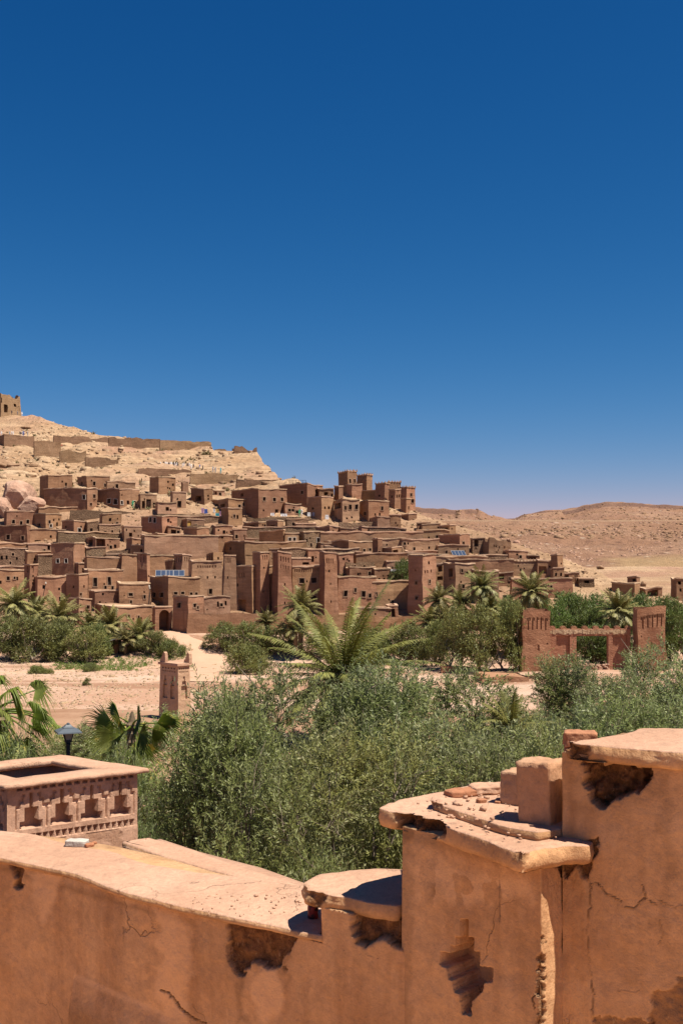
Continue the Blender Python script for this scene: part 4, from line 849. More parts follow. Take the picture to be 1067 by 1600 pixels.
cloth('white garments at the stall left of the two window house', 483, 805, 5, 6, 'cl_white'); cloth('grey garments at the stall beside the white ones', 490, 805, 5, 6, 'cl_grey'); cloth('dark garments at the stall next to the grey ones', 497, 805, 6, 7, 'cl_blue')
cloth('white bundle on the roof at the ridge end', 451, 777, 5, 3, 'cl_white'); cloth('bright blue tarp corner among the palms left of the gate', 198, 979, 6, 5, 'cl_teal'); cloth('white cloth hung in the alley by the stone houses', 206, 897, 4, 14, 'cl_white', 199)

def person_mesh(name, pose):
    v = {'pelvis': (0, 0, .92), 'belly': (0, 0, 1.08), 'chest': (0, .01, 1.32), 'neck': (0, 0, 1.48), 'head': (0, -.02, 1.60), 'crown': (0, -.01, 1.72)}; r = {'pelvis': .15, 'belly': .14, 'chest': .165, 'neck': .06, 'head': .10, 'crown': .07}
    E = [('pelvis', 'belly'), ('belly', 'chest'), ('chest', 'neck'), ('neck', 'head'), ('head', 'crown')]
    for sg, nm in ((-1, 'l'), (1, 'r')):
        st = pose * sg
        v.update({nm + 'hip': (sg * .09, 0, .86), nm + 'knee': (sg * .10, -st * .6, .48), nm + 'ank': (sg * .10, st * .5 + (.1 if st > 0 else 0), .08), nm + 'toe': (sg * .11, st * .5 - .13, .04),
                  nm + 'sh': (sg * .20, 0, 1.40), nm + 'el': (sg * .26, st * .3, 1.13), nm + 'wr': (sg * .25, st * .3 - .12, .90), nm + 'ha': (sg * .25, st * .3 - .15, .81)})
        r.update({nm + 'hip': .10, nm + 'knee': .065, nm + 'ank': .045, nm + 'toe': .04, nm + 'sh': .07, nm + 'el': .045, nm + 'wr': .033, nm + 'ha': .04})
        E += [('pelvis', nm + 'hip'), (nm + 'hip', nm + 'knee'), (nm + 'knee', nm + 'ank'), (nm + 'ank', nm + 'toe'), ('chest', nm + 'sh'), (nm + 'sh', nm + 'el'), (nm + 'el', nm + 'wr'), (nm + 'wr', nm + 'ha')]
    ks = list(v); me = bpy.data.meshes.new(name); me.from_pydata([v[k] for k in ks], [(ks.index(a), ks.index(b)) for a, b in E], []); o = bpy.data.objects.new(name, me); COL.objects.link(o)
    md = o.modifiers.new('skin', 'SKIN'); sv = me.skin_vertices[0].data
    for k, q in enumerate(ks): sv[k].radius = (r[q], r[q] * (.75 if q in ('pelvis', 'belly', 'chest') else 1)); sv[k].use_root = (q == 'pelvis')
    o.modifiers.new('sub', 'SUBSURF').levels = 1; dg = bpy.context.evaluated_depsgraph_get(); dg.update(); out = bpy.data.meshes.new_from_object(o.evaluated_get(dg)); bpy.data.objects.remove(o)
    for p in out.polygons:
        z = p.center.z; p.material_index = 0 if .86 < z < 1.47 else (1 if z <= .86 else (2 if z < 1.64 else 3))
        if abs(p.center.x) > .2 and z < 1.1 and z > .6: p.material_index = 2
    return out
M['skin'] = mat_flat('skin', (.35, .19, .12), .6); M['hair'] = mat_flat('hair', (.025, .018, .014), .6)
PM = [person_mesh('person', .0), person_mesh('person', .22)]
def person(label, u, y, top, legs, rz, pose=0, s=1.0, d=None):
    p = ground_hit(u, y) if d is None else P(u, y, d); me = PM[pose].copy(); me.materials.clear()
    for m in (top, legs, 'skin', 'hair'): me.materials.append(M[m])
    o = bpy.data.objects.new('person', me); o.location = p; o.rotation_euler = (0, 0, rz); o.scale = (s,) * 3; link(o); tag(o, label, 'person', 'visitors on the hill'); return o
person('person in dark clothes alone on the skyline, nearest the tower', 49.5, 654, 'cl_dark', 'cl_dark', 1.2, 1); person('person in dark clothes on the skyline, farther from the tower', 62.5, 657, 'cl_dark', 'cl_blue', 1.6, 1)
person('person in black standing at the foot of the hilltop tower', 19, 648, 'cl_dark', 'cl_dark', .4, d=430); person('person in grey beside the hilltop tower', 28, 649, 'cl_grey', 'cl_dark', 2.4, d=430); person('person in white at the right corner of the hilltop tower', 35, 650, 'cl_white', 'cl_grey', 1., d=430)
bd = float(D_of_y(703)) + 1.5
for k, (u, a, b, lab) in enumerate([(3, 'cl_white', 'cl_grey', 'person in white at the left end of the bastion top'), (15.5, 'cl_grey', 'cl_dark', 'person in grey in the bastion group, first from the left'), (18.5, 'cl_white', 'cl_blue', 'person in white shirt and blue trousers in the bastion group'),
                                    (21, 'cl_white', 'cl_white', 'person all in white in the bastion group'), (32, 'cl_dark', 'cl_dark', 'person in black right of the bastion group'), (35.5, 'cl_white', 'cl_dark', 'person in white top and dark trousers on the bastion'), (37.5, 'cl_blue', 'cl_dark', 'person in blue on the bastion'), (44, 'cl_grey', 'cl_grey', 'person in grey alone at the right of the bastion')]):
    person(lab, u, 681.5, a, b, k * 1.1, k % 2, d=bd)
for k, (u, y, a, b, lab) in enumerate([(77, 696, 'cl_grey', 'cl_dark', 'person in grey on the path by the pale boulder'), (80, 697, 'cl_white', 'cl_white', 'person in white on the path by the pale boulder'), (90, 701, 'cl_white', 'cl_grey', 'person in white leading the small group below the ridge wall'),
                                       (93, 702, 'cl_dark', 'cl_dark', 'person in black inside the small group below the ridge wall'), (97, 702, 'cl_red', 'cl_dark', 'person in red ending the small group below the ridge wall')]): person(lab, u, y, a, b, k * .9, k % 2)
rs = np.random.RandomState(8); crowd = 'person in white among the crowd on the slope path'; cd = 'person in dark clothes among the crowd on the slope path'
for k, u in enumerate([251, 256, 259, 261.5, 264, 266.5, 268.5, 271, 273.5, 276, 279, 285, 288, 293, 296, 299, 303]):
    wht = k % 3 != 1; person(crowd if wht else cd, u + rs.uniform(-.5, .5), 729.5 + (u - 250) * .07 + rs.uniform(-.6, 1), 'cl_white' if wht else 'cl_dark', ('cl_white', 'cl_grey', 'cl_blue')[k % 3] if wht else 'cl_dark', rs.uniform(0, 6), k % 2)
person('person in blue right of the crowd on the slope path', 312.5, 735, 'cl_blue', 'cl_dark', 1., 1); person('person in black right of the crowd on the slope path', 317, 736, 'cl_dark', 'cl_dark', 2., 0)
person('person in grey near the path wall at the right', 333, 738, 'cl_grey', 'cl_dark', 1., 1); person('person in pale blue near the path wall at the right', 337, 739, 'cl_grey', 'cl_blue', 4., 0); person('person in teal last on the slope path', 345, 740, 'cl_teal', 'cl_dark', 1., 1)
person('person in a bright green robe by the garment stall', 468, 808, 'cl_green', 'cl_green', .5, 0); person('person in white beside the green robe', 471.5, 808, 'cl_white', 'cl_dark', 2.5, 1)
person('person in a green vest on the terrace of the five window house', 208, 794, 'cl_green', 'cl_dark', .3, 0, d=232)
def railing():
    a, b = P(452, 757, 236), P(478, 757, 234); g = empty('roof_railing', a); tag(g, 'thin dark railing on the roof at the ridge end', 'railing'); q = b - a; m = MB()
    for t in np.linspace(0, 1, 6): m.tube([tuple(q * t), tuple(q * t + Vector((0, 0, .9)))], .035, 4)
    m.build('post', M['metal_dark'], g); m = MB(); m.tube([(0, 0, .9), tuple(q + Vector((0, 0, .9)))], .035, 4); m.tube([(0, 0, .5), tuple(q + Vector((0, 0, .5)))], .025, 4); m.build('rail', M['metal_dark'], g)
railing()

# ------------------------------------------------------------------ decorated gate pier on the near bank
def gate_pier():
    d = 45.; C = P(279, 1135, d); phi = math.atan((279 - UC) / F); th = .62 - phi; g = empty('gate_pier', C, th); tag(g, 'decorated clay gate pier with carved niches and two horned finials', 'gate pier')
    s = d / F; S = 38 * s / math.cos(.75); Hh = 94 * s; A, B = 31 * s / math.sin(.62), 20 * s / math.cos(.62); found = 1.5
    mt = M['pier'] = mat_adobe('pier clay', (.43, .255, .16), (.49, .31, .205), (.31, .18, .11), rnd=.03)
    def panel_wall(W_, holes, name):
        pass
    # shaft: tapering body with carved recesses on both visible faces
    def tf(vs):
        v = np.array(vs, float).reshape(-1, 3); k = 1 - .10 * np.clip(v[:, 2], 0, None) / Hh; return np.stack([B / 2 + (v[:, 0] - B / 2) * k, A / 2 + (v[:, 1] - A / 2) * k, v[:, 2]], 1)
    def holes_for(W_, n):
        hs = []
        for k in range(n):
            c = W_ * (.5 if n == 1 else (.30 + .40 * k)); q = W_ * (.13 if n == 2 else .24)
            hs += [(c - q, c + q, Hh * .44, Hh * .66, .09), (c - q * .7, c + q * .7, Hh * .66, Hh * .74, .07), (c - q * .35, c + q * .35, Hh * .74, Hh * .82, .05)]
        hs += [(W_ * (.12 + .16 * k), W_ * (.20 + .16 * k), Hh * .935, Hh * .965, .07) for k in range(5)]
        hs += [(W_ * (.10 + .10 * k), W_ * (.155 + .10 * k), Hh * .885, Hh * .91, .05) for k in range(8)]
        return hs
    mb = MB()
    for face, span in (('front', B), ('right', A), ('back', B), ('left', A)):
        hs = holes_for(span, 2 if face == 'left' else 1) if face in ('front', 'left') else []
        fp = lambda a, z, inn=0.: {'front': (a, inn, z), 'right': (B - inn, a, z), 'back': (B - a, A - inn, z), 'left': (inn, A - a, z)}[face]
        xs = sorted({0, span, *[v for h in hs for v in h[:2]]}); zs = sorted({-found, 0, Hh, *[v for h in hs for v in h[2:4]]}); n = len(xs); fs = []
        for j in range(len(zs) - 1):
            for i in range(n - 1):
                ca, cz = (xs[i] + xs[i + 1]) / 2, (zs[j] + zs[j + 1]) / 2
                if not any(h[0] < ca < h[1] and h[2] < cz < h[3] for h in hs): fs.append((j * n + i, j * n + i + 1, (j + 1) * n + i + 1, (j + 1) * n + i))
        mb.add(tf([fp(a, z) for z in zs for a in xs]), fs)
        for a0, a1, z0, z1, dp in hs: mb.add(tf([fp(a, z, i) for i in (0, dp) for a, z in ((a0, z0), (a1, z0), (a1, z1), (a0, z1))]), [(0, 1, 5, 4), (1, 2, 6, 5), (2, 3, 7, 6), (3, 0, 4, 7), (4, 5, 6, 7)])
    mb.build('shaft', mt, g)
    c = MB(); k = .05; o = .07; x0, x1, y0, y1 = B * k - o, B * (1 - k) + o, A * k - o, A * (1 - k) + o
    c.box(x0, y0, Hh, x1, y1, Hh + .10); c.build('cornice', mt, g)
    for (fx, fy) in ((.06, .80), (.80, .12)):
        f = MB(); prof = [(0, 0), (.42, 0), (.40, .12), (.30, .14), (.29, .24), (.22, .25), (.20, .36), (.12, .44), (.02, .38), (0, .2)]
        cx, cy = x0 + (x1 - x0) * fx, y0 + (y1 - y0) * fy; n = len(prof)
        V = [(cx + t, cy + (px - .2) * .9, Hh + .10 + pz) for t in (0, .14) for px, pz in prof]; f.add(V, [tuple(range(n))[::-1], tuple(range(n, 2 * n))] + [(i, (i + 1) % n, n + (i + 1) % n, n + i) for i in range(n)]); f.build('finial', mt, g)
gate_pier()

# ------------------------------------------------------------------ lantern on a post among the shrubs
def lantern():
    d = 14.; s = d / F; b = P(107, 1180, d); gz = float(terrain(b.x, b.y, False)); g = empty('street_lamp', Vector((b.x, b.y, gz)), .4); tag(g, 'dark four sided lantern on a post behind the roof box', 'street lamp'); z = lambda y: ZC - (y - HZ) * s - gz
    m = MB(); m.lathe([(.07, 0), (.07, .3), (.03, .35), (.026, z(1165)), (.038, z(1162)), (.022, z(1160))], 10); m.build('post', M['metal_dark'], g)
    def frus(mb, r0, z0, r1, z1, m=0): 
        a, c = r0, r1; mb.add([(-a, -a, z0), (a, -a, z0), (a, a, z0), (-a, a, z0), (-c, -c, z1), (c, -c, z1), (c, c, z1), (-c, c, z1)], [(0, 3, 2, 1), (4, 5, 6, 7), (0, 1, 5, 4), (1, 2, 6, 5), (2, 3, 7, 6), (3, 0, 4, 7)], m)
    f = MB(); zb, zt = z(1157), z(1144); rb, rt = .035, .06
    for sx, sy in ((-1, -1), (1, -1), (1, 1), (-1, 1)): f.tube([(sx * rb, sy * rb, zb), (sx * rt, sy * rt, zt)], .006, 5)
    frus(f, rb + .008, zb - .02, rb + .008, zb + .01); f.build('frame', M['metal_dark'], g)
    gl = MB(); frus(gl, rb - .004, zb + .01, rt - .004, zt - .004); gl.build('glass', M['lampglass'], g)
    c = MB(); frus(c, .155, zt, .15, zt + .015); frus(c, .15, zt + .015, .06, z(1136.5)); frus(c, .07, z(1136.5), .05, z(1134.5)); frus(c, .045, z(1134.5), .03, z(1132)); c.lathe([(.01, z(1132)), (.022, z(1131)), (.02, z(1130)), (.004, z(1129))], 8); c.build('lamp_cap', M['lampmetal'], g)
M['lampglass'] = mat_flat('milky lamp glass', (.36, .30, .24), .25, .1); M['lampmetal'] = mat_flat('painted lamp metal', (.085, .10, .115), .4, .2, 20)
lantern()
# ------------------------------------------------------------------ foliage
def nrm(v): return v / (np.linalg.norm(v, axis=-1, keepdims=True) + 1e-9)
def leaf_quads(pos, dirs, side, L, Wd, bend=.0, nrmv=None):
    L = np.asarray(L)[:, None]; Wd = np.asarray(Wd)[:, None]
    m = pos + dirs * L * .45
    V = np.stack([pos, m + side * Wd * .5, pos + dirs * L, m - side * Wd * .5], 1).reshape(-1, 3)
    return V, np.arange(len(V)).reshape(-1, 4)
def crown(rng, clumps, n_tw, tw_len, n_leaf, l_len, l_w, up=.5, spread=.75):
    """leafy twigs through a set of ellipsoid clumps (centre, radii)"""
    c = np.array([q[0] for q in clumps], float); r = np.array([q[1] for q in clumps], float); vol = np.prod(r, 1) ** (2 / 3); k = rng.choice(len(c), n_tw, p=vol / vol.sum())
    d = nrm(rng.normal(size=(n_tw, 3))); rad = rng.uniform(.2, 1, n_tw) ** .38; p = c[k] + d * r[k] * rad[:, None]
    td = nrm(d * .6 + np.array([0, 0, up]) + rng.normal(size=(n_tw, 3)) * .38); tl = tw_len * rng.uniform(.5, 1.25, n_tw)
    t = (np.arange(n_leaf) + .5) / n_leaf; bend = rng.normal(size=(n_tw, 3)) * .25 + np.array([0, 0, -.18])
    P_ = p[:, None] + td[:, None] * (t[None, :, None] * tl[:, None, None]) + bend[:, None] * (t[None, :, None] ** 2 * tl[:, None, None] * .5)
    ax = nrm(np.cross(td, rng.normal(size=(n_tw, 3)))); ay = np.cross(td, ax); ph = (np.arange(n_leaf) * 2.4)[None, :] + rng.uniform(0, 6.28, n_tw)[:, None] + rng.normal(0, .5, (n_tw, n_leaf))
    out = ax[:, None] * np.cos(ph)[..., None] + ay[:, None] * np.sin(ph)[..., None]
    D = nrm(out * spread + td[:, None] * rng.uniform(.4, 1.0, (n_tw, n_leaf, 1)) + rng.normal(0, .18, (n_tw, n_leaf, 3)))
    sd = nrm(np.cross(D, rng.normal(size=D.shape) * .6 + td[:, None])); n = n_tw * n_leaf
    return leaf_quads(P_.reshape(-1, 3), D.reshape(-1, 3), sd.reshape(-1, 3), l_len * rng.uniform(.65, 1.2, n), l_w * rng.uniform(.75, 1.2, n)), (p, td, tl)
def limbs(rng, clumps, trunk_r, base_h, n_stem=1, tw=None, tw_r=.004):
    mb = MB(); stems = []
    for s in range(n_stem):
        a = 2 * math.pi * s / n_stem + rng.uniform(0, 1); o = Vector((math.cos(a), math.sin(a), 0)) * (.12 * (n_stem > 1)); tip = Vector((o.x * 3 + rng.normal(0, .08), o.y * 3 + rng.normal(0, .08), base_h)); stems.append(tip)
        mid = o.lerp(tip, .5) + Vector((rng.normal(0, .06), rng.normal(0, .06), 0)); mb.tube([o + Vector((0, 0, -.4)), o, mid, tip], [trunk_r * 1.4, trunk_r * 1.15, trunk_r * .9, trunk_r * .75], 8)
    for c, r in clumps:
        c = Vector(c); s = min(stems, key=lambda q: (q - c).length); m = s.lerp(c, .5) + Vector((rng.normal(0, .12), rng.normal(0, .12), -.05))
        mb.tube([s, s.lerp(m, .5) + Vector((rng.normal(0, .04),) * 3), m, c], [trunk_r * .55, trunk_r * .42, trunk_r * .3, trunk_r * .12], 6)
        for _ in range(3):
            e = c + Vector(rng.normal(size=3) * np.array(r) * .6); mb.tube([m.lerp(c, rng.uniform(.2, .9)), c.lerp(e, .5) + Vector((0, 0, .05)), e], [trunk_r * .16, trunk_r * .1, trunk_r * .04], 4, cap=False)
    if tw is not None:
        p, td, tl = tw
        for k in rng.choice(len(p), min(len(p), 420), False): mb.tube([Vector(p[k] - td[k] * tl[k] * .6), Vector(p[k]), Vector(p[k] + td[k] * tl[k] * .8)], [tw_r * 1.5, tw_r, tw_r * .5], 3, cap=False)
    return mb
def mat_bark(name, a, b):
    n = NT(name); c = n.mix(n.ramp(n.noise(1, 5, .65, n.pos((9, 9, 2), True)), [(.35, 0.), (.65, 1.)]), a, b); return n.out(c, n.bump(n.noise(1, 4, .6, n.pos((14, 14, 3), True)), .8, .03))
M['bark'] = mat_bark('olive bark', (.14, .105, .075), (.25, .20, .15)); M['palm_bark'] = mat_bark('palm bark', (.10, .07, .045), (.22, .155, .095))
M['olive'] = mat_leaf('olive leaf', (.138, .166, .052), (.31, .33, .185), .22, .30, (.34, .26, .09), .13)
M['olive2'] = mat_leaf('olive leaf yellow green', (.165, .178, .055), (.33, .33, .165), .2, .30, (.36, .28, .09), .2)
M['tamarisk'] = mat_leaf('tamarisk leaf', (.13, .145, .042), (.18, .19, .07), .18, .25, (.2, .17, .07), .16)
M['grove'] = mat_leaf('grove leaf', (.085, .125, .026), (.14, .175, .055), .2, .25)
M['palm'] = mat_leaf('date palm leaf', (.15, .155, .035), (.20, .20, .065), .12, .25, (.34, .26, .09), .3)
M['palm_dark'] = mat_leaf('dusty palm leaf', (.125, .125, .033), (.21, .20, .075), .18, .18, (.38, .29, .12), .38)
M['palm_dry'] = mat_leaf('dry frond', (.19, .13, .06), (.24, .17, .085), .15, .1)
M['fan'] = mat_leaf('fan palm leaf', (.125, .17, .022), (.18, .21, .05), .08, .35, (.42, .35, .08), .34)

def olive_variant(seed, h=4.0, R=1.5, n_cl=17, n_tw=2100, nl=22, lw=.022, ll=.088, slim=1.0):
    rng = np.random.RandomState(seed); cl = []
    for k in range(n_cl):
        a = rng.uniform(0, 6.28); z = rng.uniform(.16, .93); rr = R * slim * (1 - abs(z - .5) ** 2 * 1.9) * math.sqrt(rng.uniform(.1, 1)) * .82; q = rng.uniform(.38, .66) * R / 1.5
        cl.append(((rr * math.cos(a), rr * math.sin(a), z * h), (q * slim ** .5, q * slim ** .5, q * 1.15)))
    for k in range(9):                                   # loose shoots standing out of the crown
        a = rng.uniform(0, 6.28); rr = R * slim * rng.uniform(.1, .95); cl.append(((rr * math.cos(a), rr * math.sin(a), h * (1.0 - .35 * (rr / R) ** 2) * rng.uniform(.92, 1.04)), (.14, .14, .34)))
    (V, Q), tw = crown(rng, cl, n_tw, .42, nl, ll, lw, .65)
    return mesh_np('crown', V, Q), limbs(rng, cl[:n_cl], .10, h * .28, 3, tw).mesh('trunk', True)
def plant(name, cat, label, var, mat, loc, s, rz, group, barkm='bark', sz=None):
    cm, tm = var; g = empty(name, loc, rz); g.scale = (s, s, sz or s); tag(g, label, cat, group)
    for nm, me, mm in (('trunk', tm, barkm), ('crown', cm, mat)):
        if not me.materials: me.materials.append(M[mm])
        o = bpy.data.objects.new(nm, me); link(o, g)
        if me.materials[0] != M[mm]: o.material_slots[0].link = 'OBJECT'; o.material_slots[0].material = M[mm]
    return g
OV = [olive_variant(1), olive_variant(2), olive_variant(3, slim=.55, n_cl=13, n_tw=1300), olive_variant(4, n_tw=2300, lw=.023, ll=.082)]
OG = 'olive trees below the terrace'
def olive(label, u, ytop, d, v, rs=1.0, rz=0., mat='olive', zg=None):
    p = P(u, ytop, d); gz = float(terrain(p.x, p.y, False)) - .1 if zg is None else zg; sz = (p.z - gz) / 4.25
    return plant('olive_tree', 'tree', label, OV[v], mat, Vector((p.x, p.y, gz)), rs, rz, OG, sz=sz)
for a in [('olive bush filling the gap right of the roof box', 345, 1092, 14.5, 0, .72, .3), ('tall olive tree in the middle, nearest the big feather palm', 455, 1048, 17.5, 1, 1.05, 1.1),
          ('tall olive tree right of the middle one', 590, 1052, 18.5, 0, 1.05, 2.3), ('broad olive tree behind the left end of the pier ledge', 705, 1058, 20, 3, 1.15, .7),
          ('low olive in front, directly above the raised wall slab', 548, 1165, 13.2, 3, .78, 4.0, 'olive2'), ('low yellowish olive in front, above the curved wall', 420, 1195, 12.4, 1, .72, 5.2, 'olive2'),
          ('olive reaching over the pier ledge at its left', 655, 1120, 15.0, 1, .85, 3.3), ('olive between the small palm and the pier block', 765, 1128, 21, 0, .85, 1.9),
          ('slender olive sapling standing before the gateway', 893, 1030, 27, 2, 1.0, .5), ('olive top showing above the brick behind the wall', 905, 1108, 19, 1, .9, 2.8),
          ('olive in front of the right gateway tower', 968, 1068, 24, 3, 1.0, 4.4), ('tall olive at the right edge beside the gateway', 1040, 1010, 26, 1, 1.0, .2), ('olive cut off by the right edge', 1090, 1052, 19, 0, .95, 1.2),
          ('olive just above the high right wall', 985, 1098, 16.5, 3, .85, 3.6), ('olive shrub between small palm and sapling', 850, 1112, 25, 1, .8, 5.6),
          ('olive shrub behind the corner of the roof box', 250, 1128, 21, 3, .9, .9), ('low olive shrub behind the roof box and lantern', 148, 1138, 25, 0, .95, 2.0), ('olive shrub left of the lantern', 70, 1150, 26, 1, .9, 3.1, 'olive2'),
          ('olive shrub under the hanging fan leaves at the left edge', -30, 1166, 13.2, 3, .5, 4.1), ('low olive shrub under the small fan palm', 196, 1172, 14.2, 1, .42, 5.1), ('olive shrub standing right of the gate pier', 362, 1098, 27, 0, .8, 1.4),
          ('low olive at the foot of the right wall ledge', 838, 1150, 14, 0, .8, .1), ('olive bush in the shade of the pier ledge', 735, 1165, 13.5, 3, .8, 2.2)]: olive(*a)

# ---- shrubs and groves on the far bank
def shrub_variant(seed, n_tw=1000, nl=9, flat=.62, leaf=.085, lw=.026, n_cl=16, tw=.26, up=.6):
    rng = np.random.RandomState(seed); cl = []
    for k in range(n_cl):
        a = rng.uniform(0, 6.28); rr = .78 * math.sqrt(rng.uniform(0, 1)); z = rng.uniform(.2, .85) * (1 - .55 * rr ** 2); q = rng.uniform(.16, .32); cl.append(((rr * math.cos(a), rr * math.sin(a), z * flat * 1.5), (q, q, q * .9)))
    (V, Q), t = crown(rng, cl, n_tw, tw, nl, leaf, lw, up); return mesh_np('crown', V, Q), limbs(rng, cl, .05, .14, 2).mesh('trunk', True)
SVT = [shrub_variant(15, 1150, 9, 1.35, .085, .032, 20), shrub_variant(16, 1150, 9, 1.2, .085, .032, 18)]
SV = [shrub_variant(11), shrub_variant(12), shrub_variant(13, 850, 8, .75), shrub_variant(14, 1100, 9, .5)]
def shrub(label, u, yb, wpx, hpx, v, mat='tamarisk', name='shrub', cat='shrub', group='shrubs on the far bank', d=None, rz=0.):
    p = ground_hit(u, yb) if d is None else P(u, yb, d)
    if d is not None: p.z = float(terrain(p.x, p.y, False))
    k = p.y / F; var = SVT[v % 2] if hpx > .72 * wpx else SV[v]; zz = np.empty(len(var[0].vertices) * 3, np.float32); var[0].vertices.foreach_get('co', zz); top = float(np.percentile(zz[2::3], 99)); return plant(name, cat, label, var, mat, p - Vector((0, 0, .15)), wpx * k / 2 * 1.12, rz, group, sz=hpx * 1.1 * k / top)
for k, a in enumerate([('green shrub mass at the left edge of the far bank', 8, 1032, 70, 62, 0), ('bushy green shrub second from the left edge', 52, 1034, 70, 66, 1), ('tall green shrub under the arching palm', 96, 1030, 60, 58, 2), ('pale green shrub with bare stems beside the reed shelter', 132, 1036, 62, 52, 0),
                       ('olive green shrub behind the pale stemmed one', 160, 1026, 44, 48, 1), ('low grey bush in front of the stemmed shrub', 142, 1049, 26, 13, 3), ('tiny green bush alone on the gravel', 135, 1071, 14, 12, 3), ('low dark bush at the left on the bank edge', 58, 1053, 26, 14, 3), ('low dark bush beside the bank edge one', 76, 1053, 18, 10, 1),
                       ('dark shrub between gate palm and track', 240, 1022, 46, 34, 1), ('low shrub touching the sandy track', 268, 1026, 40, 26, 3), ('shrub clump right of the track, upper left one', 348, 1018, 56, 42, 0), ('shrub clump right of the track, upper right one', 392, 1022, 60, 46, 1),
                       ('dense low round shrub at the track bend', 386, 1052, 74, 44, 3), ('shrub behind the low palm and garden wall', 440, 1022, 60, 44, 2), ('shrub right of the trunked palm', 505, 1026, 60, 46, 0), ('grey green shrub left of the palm group', 596, 1036, 76, 52, 1), ('grey green shrub touching the palm group', 640, 1038, 70, 62, 0),
                       ('yellowish shrub behind the big palm fronds', 560, 1040, 60, 40, 2)]): shrub(*a, rz=k * 1.7)
for k, a in enumerate([('rounded grey olive in front of the palm group', 712, 1046, 62, 92, 2), ('wide grey olive between palm group and gateway', 752, 1050, 84, 96, 0), ('grey olive touching the left gateway tower', 792, 1048, 60, 100, 1), ('low grey olive under the palm group', 676, 1042, 50, 66, 3)]):
    shrub(*a, 'tamarisk', 'olive_tree', 'tree', 'olive trees by the gateway', rz=k * 1.3)
for k, a in enumerate([('green grove tree right behind the left gateway tower', 872, 1006, 60, 76, 0, 150), ('bright rounded tree in the grove behind the gateway', 898, 1000, 56, 74, 1, 156), ('tree seen through the gateway opening', 928, 1044, 66, 56, 0, 140), ('grove tree high behind the gateway middle', 930, 985, 70, 66, 2, 160),
                       ('grove tree left of the palm behind the gateway', 880, 975, 66, 58, 3, 168), ('grove tree in front of the shaded flat house', 965, 985, 66, 52, 0, 166), ('grove tree below the porch house', 1008, 975, 70, 52, 1, 170), ('grove tree right of the right gateway tower', 1056, 1030, 66, 88, 2, 142),
                       ('dark tree behind the right gateway tower', 1030, 990, 62, 62, 3, 160), ('tree at the right edge below the cut house', 1076, 985, 66, 64, 0, 158), ('tree under the long low red wall', 838, 985, 56, 56, 1, 166), ('low tree left of the tallest right palm', 793, 975, 50, 50, 2, 168), ('bush seen low through the gateway opening', 948, 1046, 44, 40, 3, 139),
                       ('dark tree in the gap left of the tallest right palm', 770, 985, 46, 56, 0, 163), ('tree behind the gateway battlements', 915, 1030, 60, 70, 1, 148), ('tree behind the gateway at its right end', 972, 1036, 56, 66, 2, 147)]):
    shrub(*a[:6], 'grove', 'grove_tree', 'tree', 'grove trees behind the gateway', d=a[6], rz=k * 2.1)
shrub('green tree crown rising between the houses beside the lone tower', 630, 904, 40, 42, 2, 'grove', 'grove_tree', 'tree', 'grove trees behind the gateway', d=193)

# ---- date palms
def frond(rng, az, e0, L, nleaf, ll, lw, droop, V, Q, RB, twist=0., lift=.35):
    n = 14; t = np.linspace(0, 1, n); el = e0 - droop * t ** 1.4; ds = L / (n - 1); h = np.cumsum(np.cos(el)) * ds - math.cos(e0) * ds; z = np.cumsum(np.sin(el)) * ds - math.sin(e0) * ds
    A = np.array([math.cos(az), math.sin(az), 0]); S = np.array([-A[1], A[0], 0.]); C = h[:, None] * A + z[:, None] * np.array([0, 0, 1.]); C = C + S * (twist * t ** 2 * L)[:, None]; T = nrm(np.gradient(C, axis=0)); N = nrm(np.cross(S, T))
    RB.tube([Vector(q) for q in C[::2]] + [Vector(C[-1])], [lw * 1.3 * (1 - .85 * k / 7) for k in range(8)], 4)
    tt = np.linspace(.10, .99, nleaf); i = tt * (n - 1); k = np.clip(i.astype(int), 0, n - 2); f = (i - k)[:, None]; pc = C[k] * (1 - f) + C[k + 1] * f; tg = T[k]; nn = N[k]
    prof = ll * np.clip(np.sin(np.pi * (tt * .86 + .12)) ** .7, .15, 1)
    for sg in (-1, 1):
        D = nrm(S[None] * sg * .8 + tg * (.55 + .5 * tt[:, None]) + nn * lift + rng.normal(0, .10, (nleaf, 3))); D[:, 2] -= .1
        L_ = prof * rng.uniform(.8, 1.1, nleaf); mid = pc + D * (L_ * .5)[:, None]; tip = mid + nrm(D + np.array([0, 0, -.45])) * (L_ * .5)[:, None]; sd = nrm(np.cross(D, nn)) * (lw * 1.1)
        b = len(V[0]) if False else sum(len(x) for x in V); q = np.stack([pc - sd * .5, pc + sd * .5, mid + sd * .8, mid - sd * .8, tip], 1); V.append(q.reshape(-1, 3)); o = b + 5 * np.arange(nleaf)
        Q[0].append(np.stack([o, o + 1, o + 2, o + 3], 1)); Q[1].append(np.stack([o + 3, o + 2, o + 4], 1))
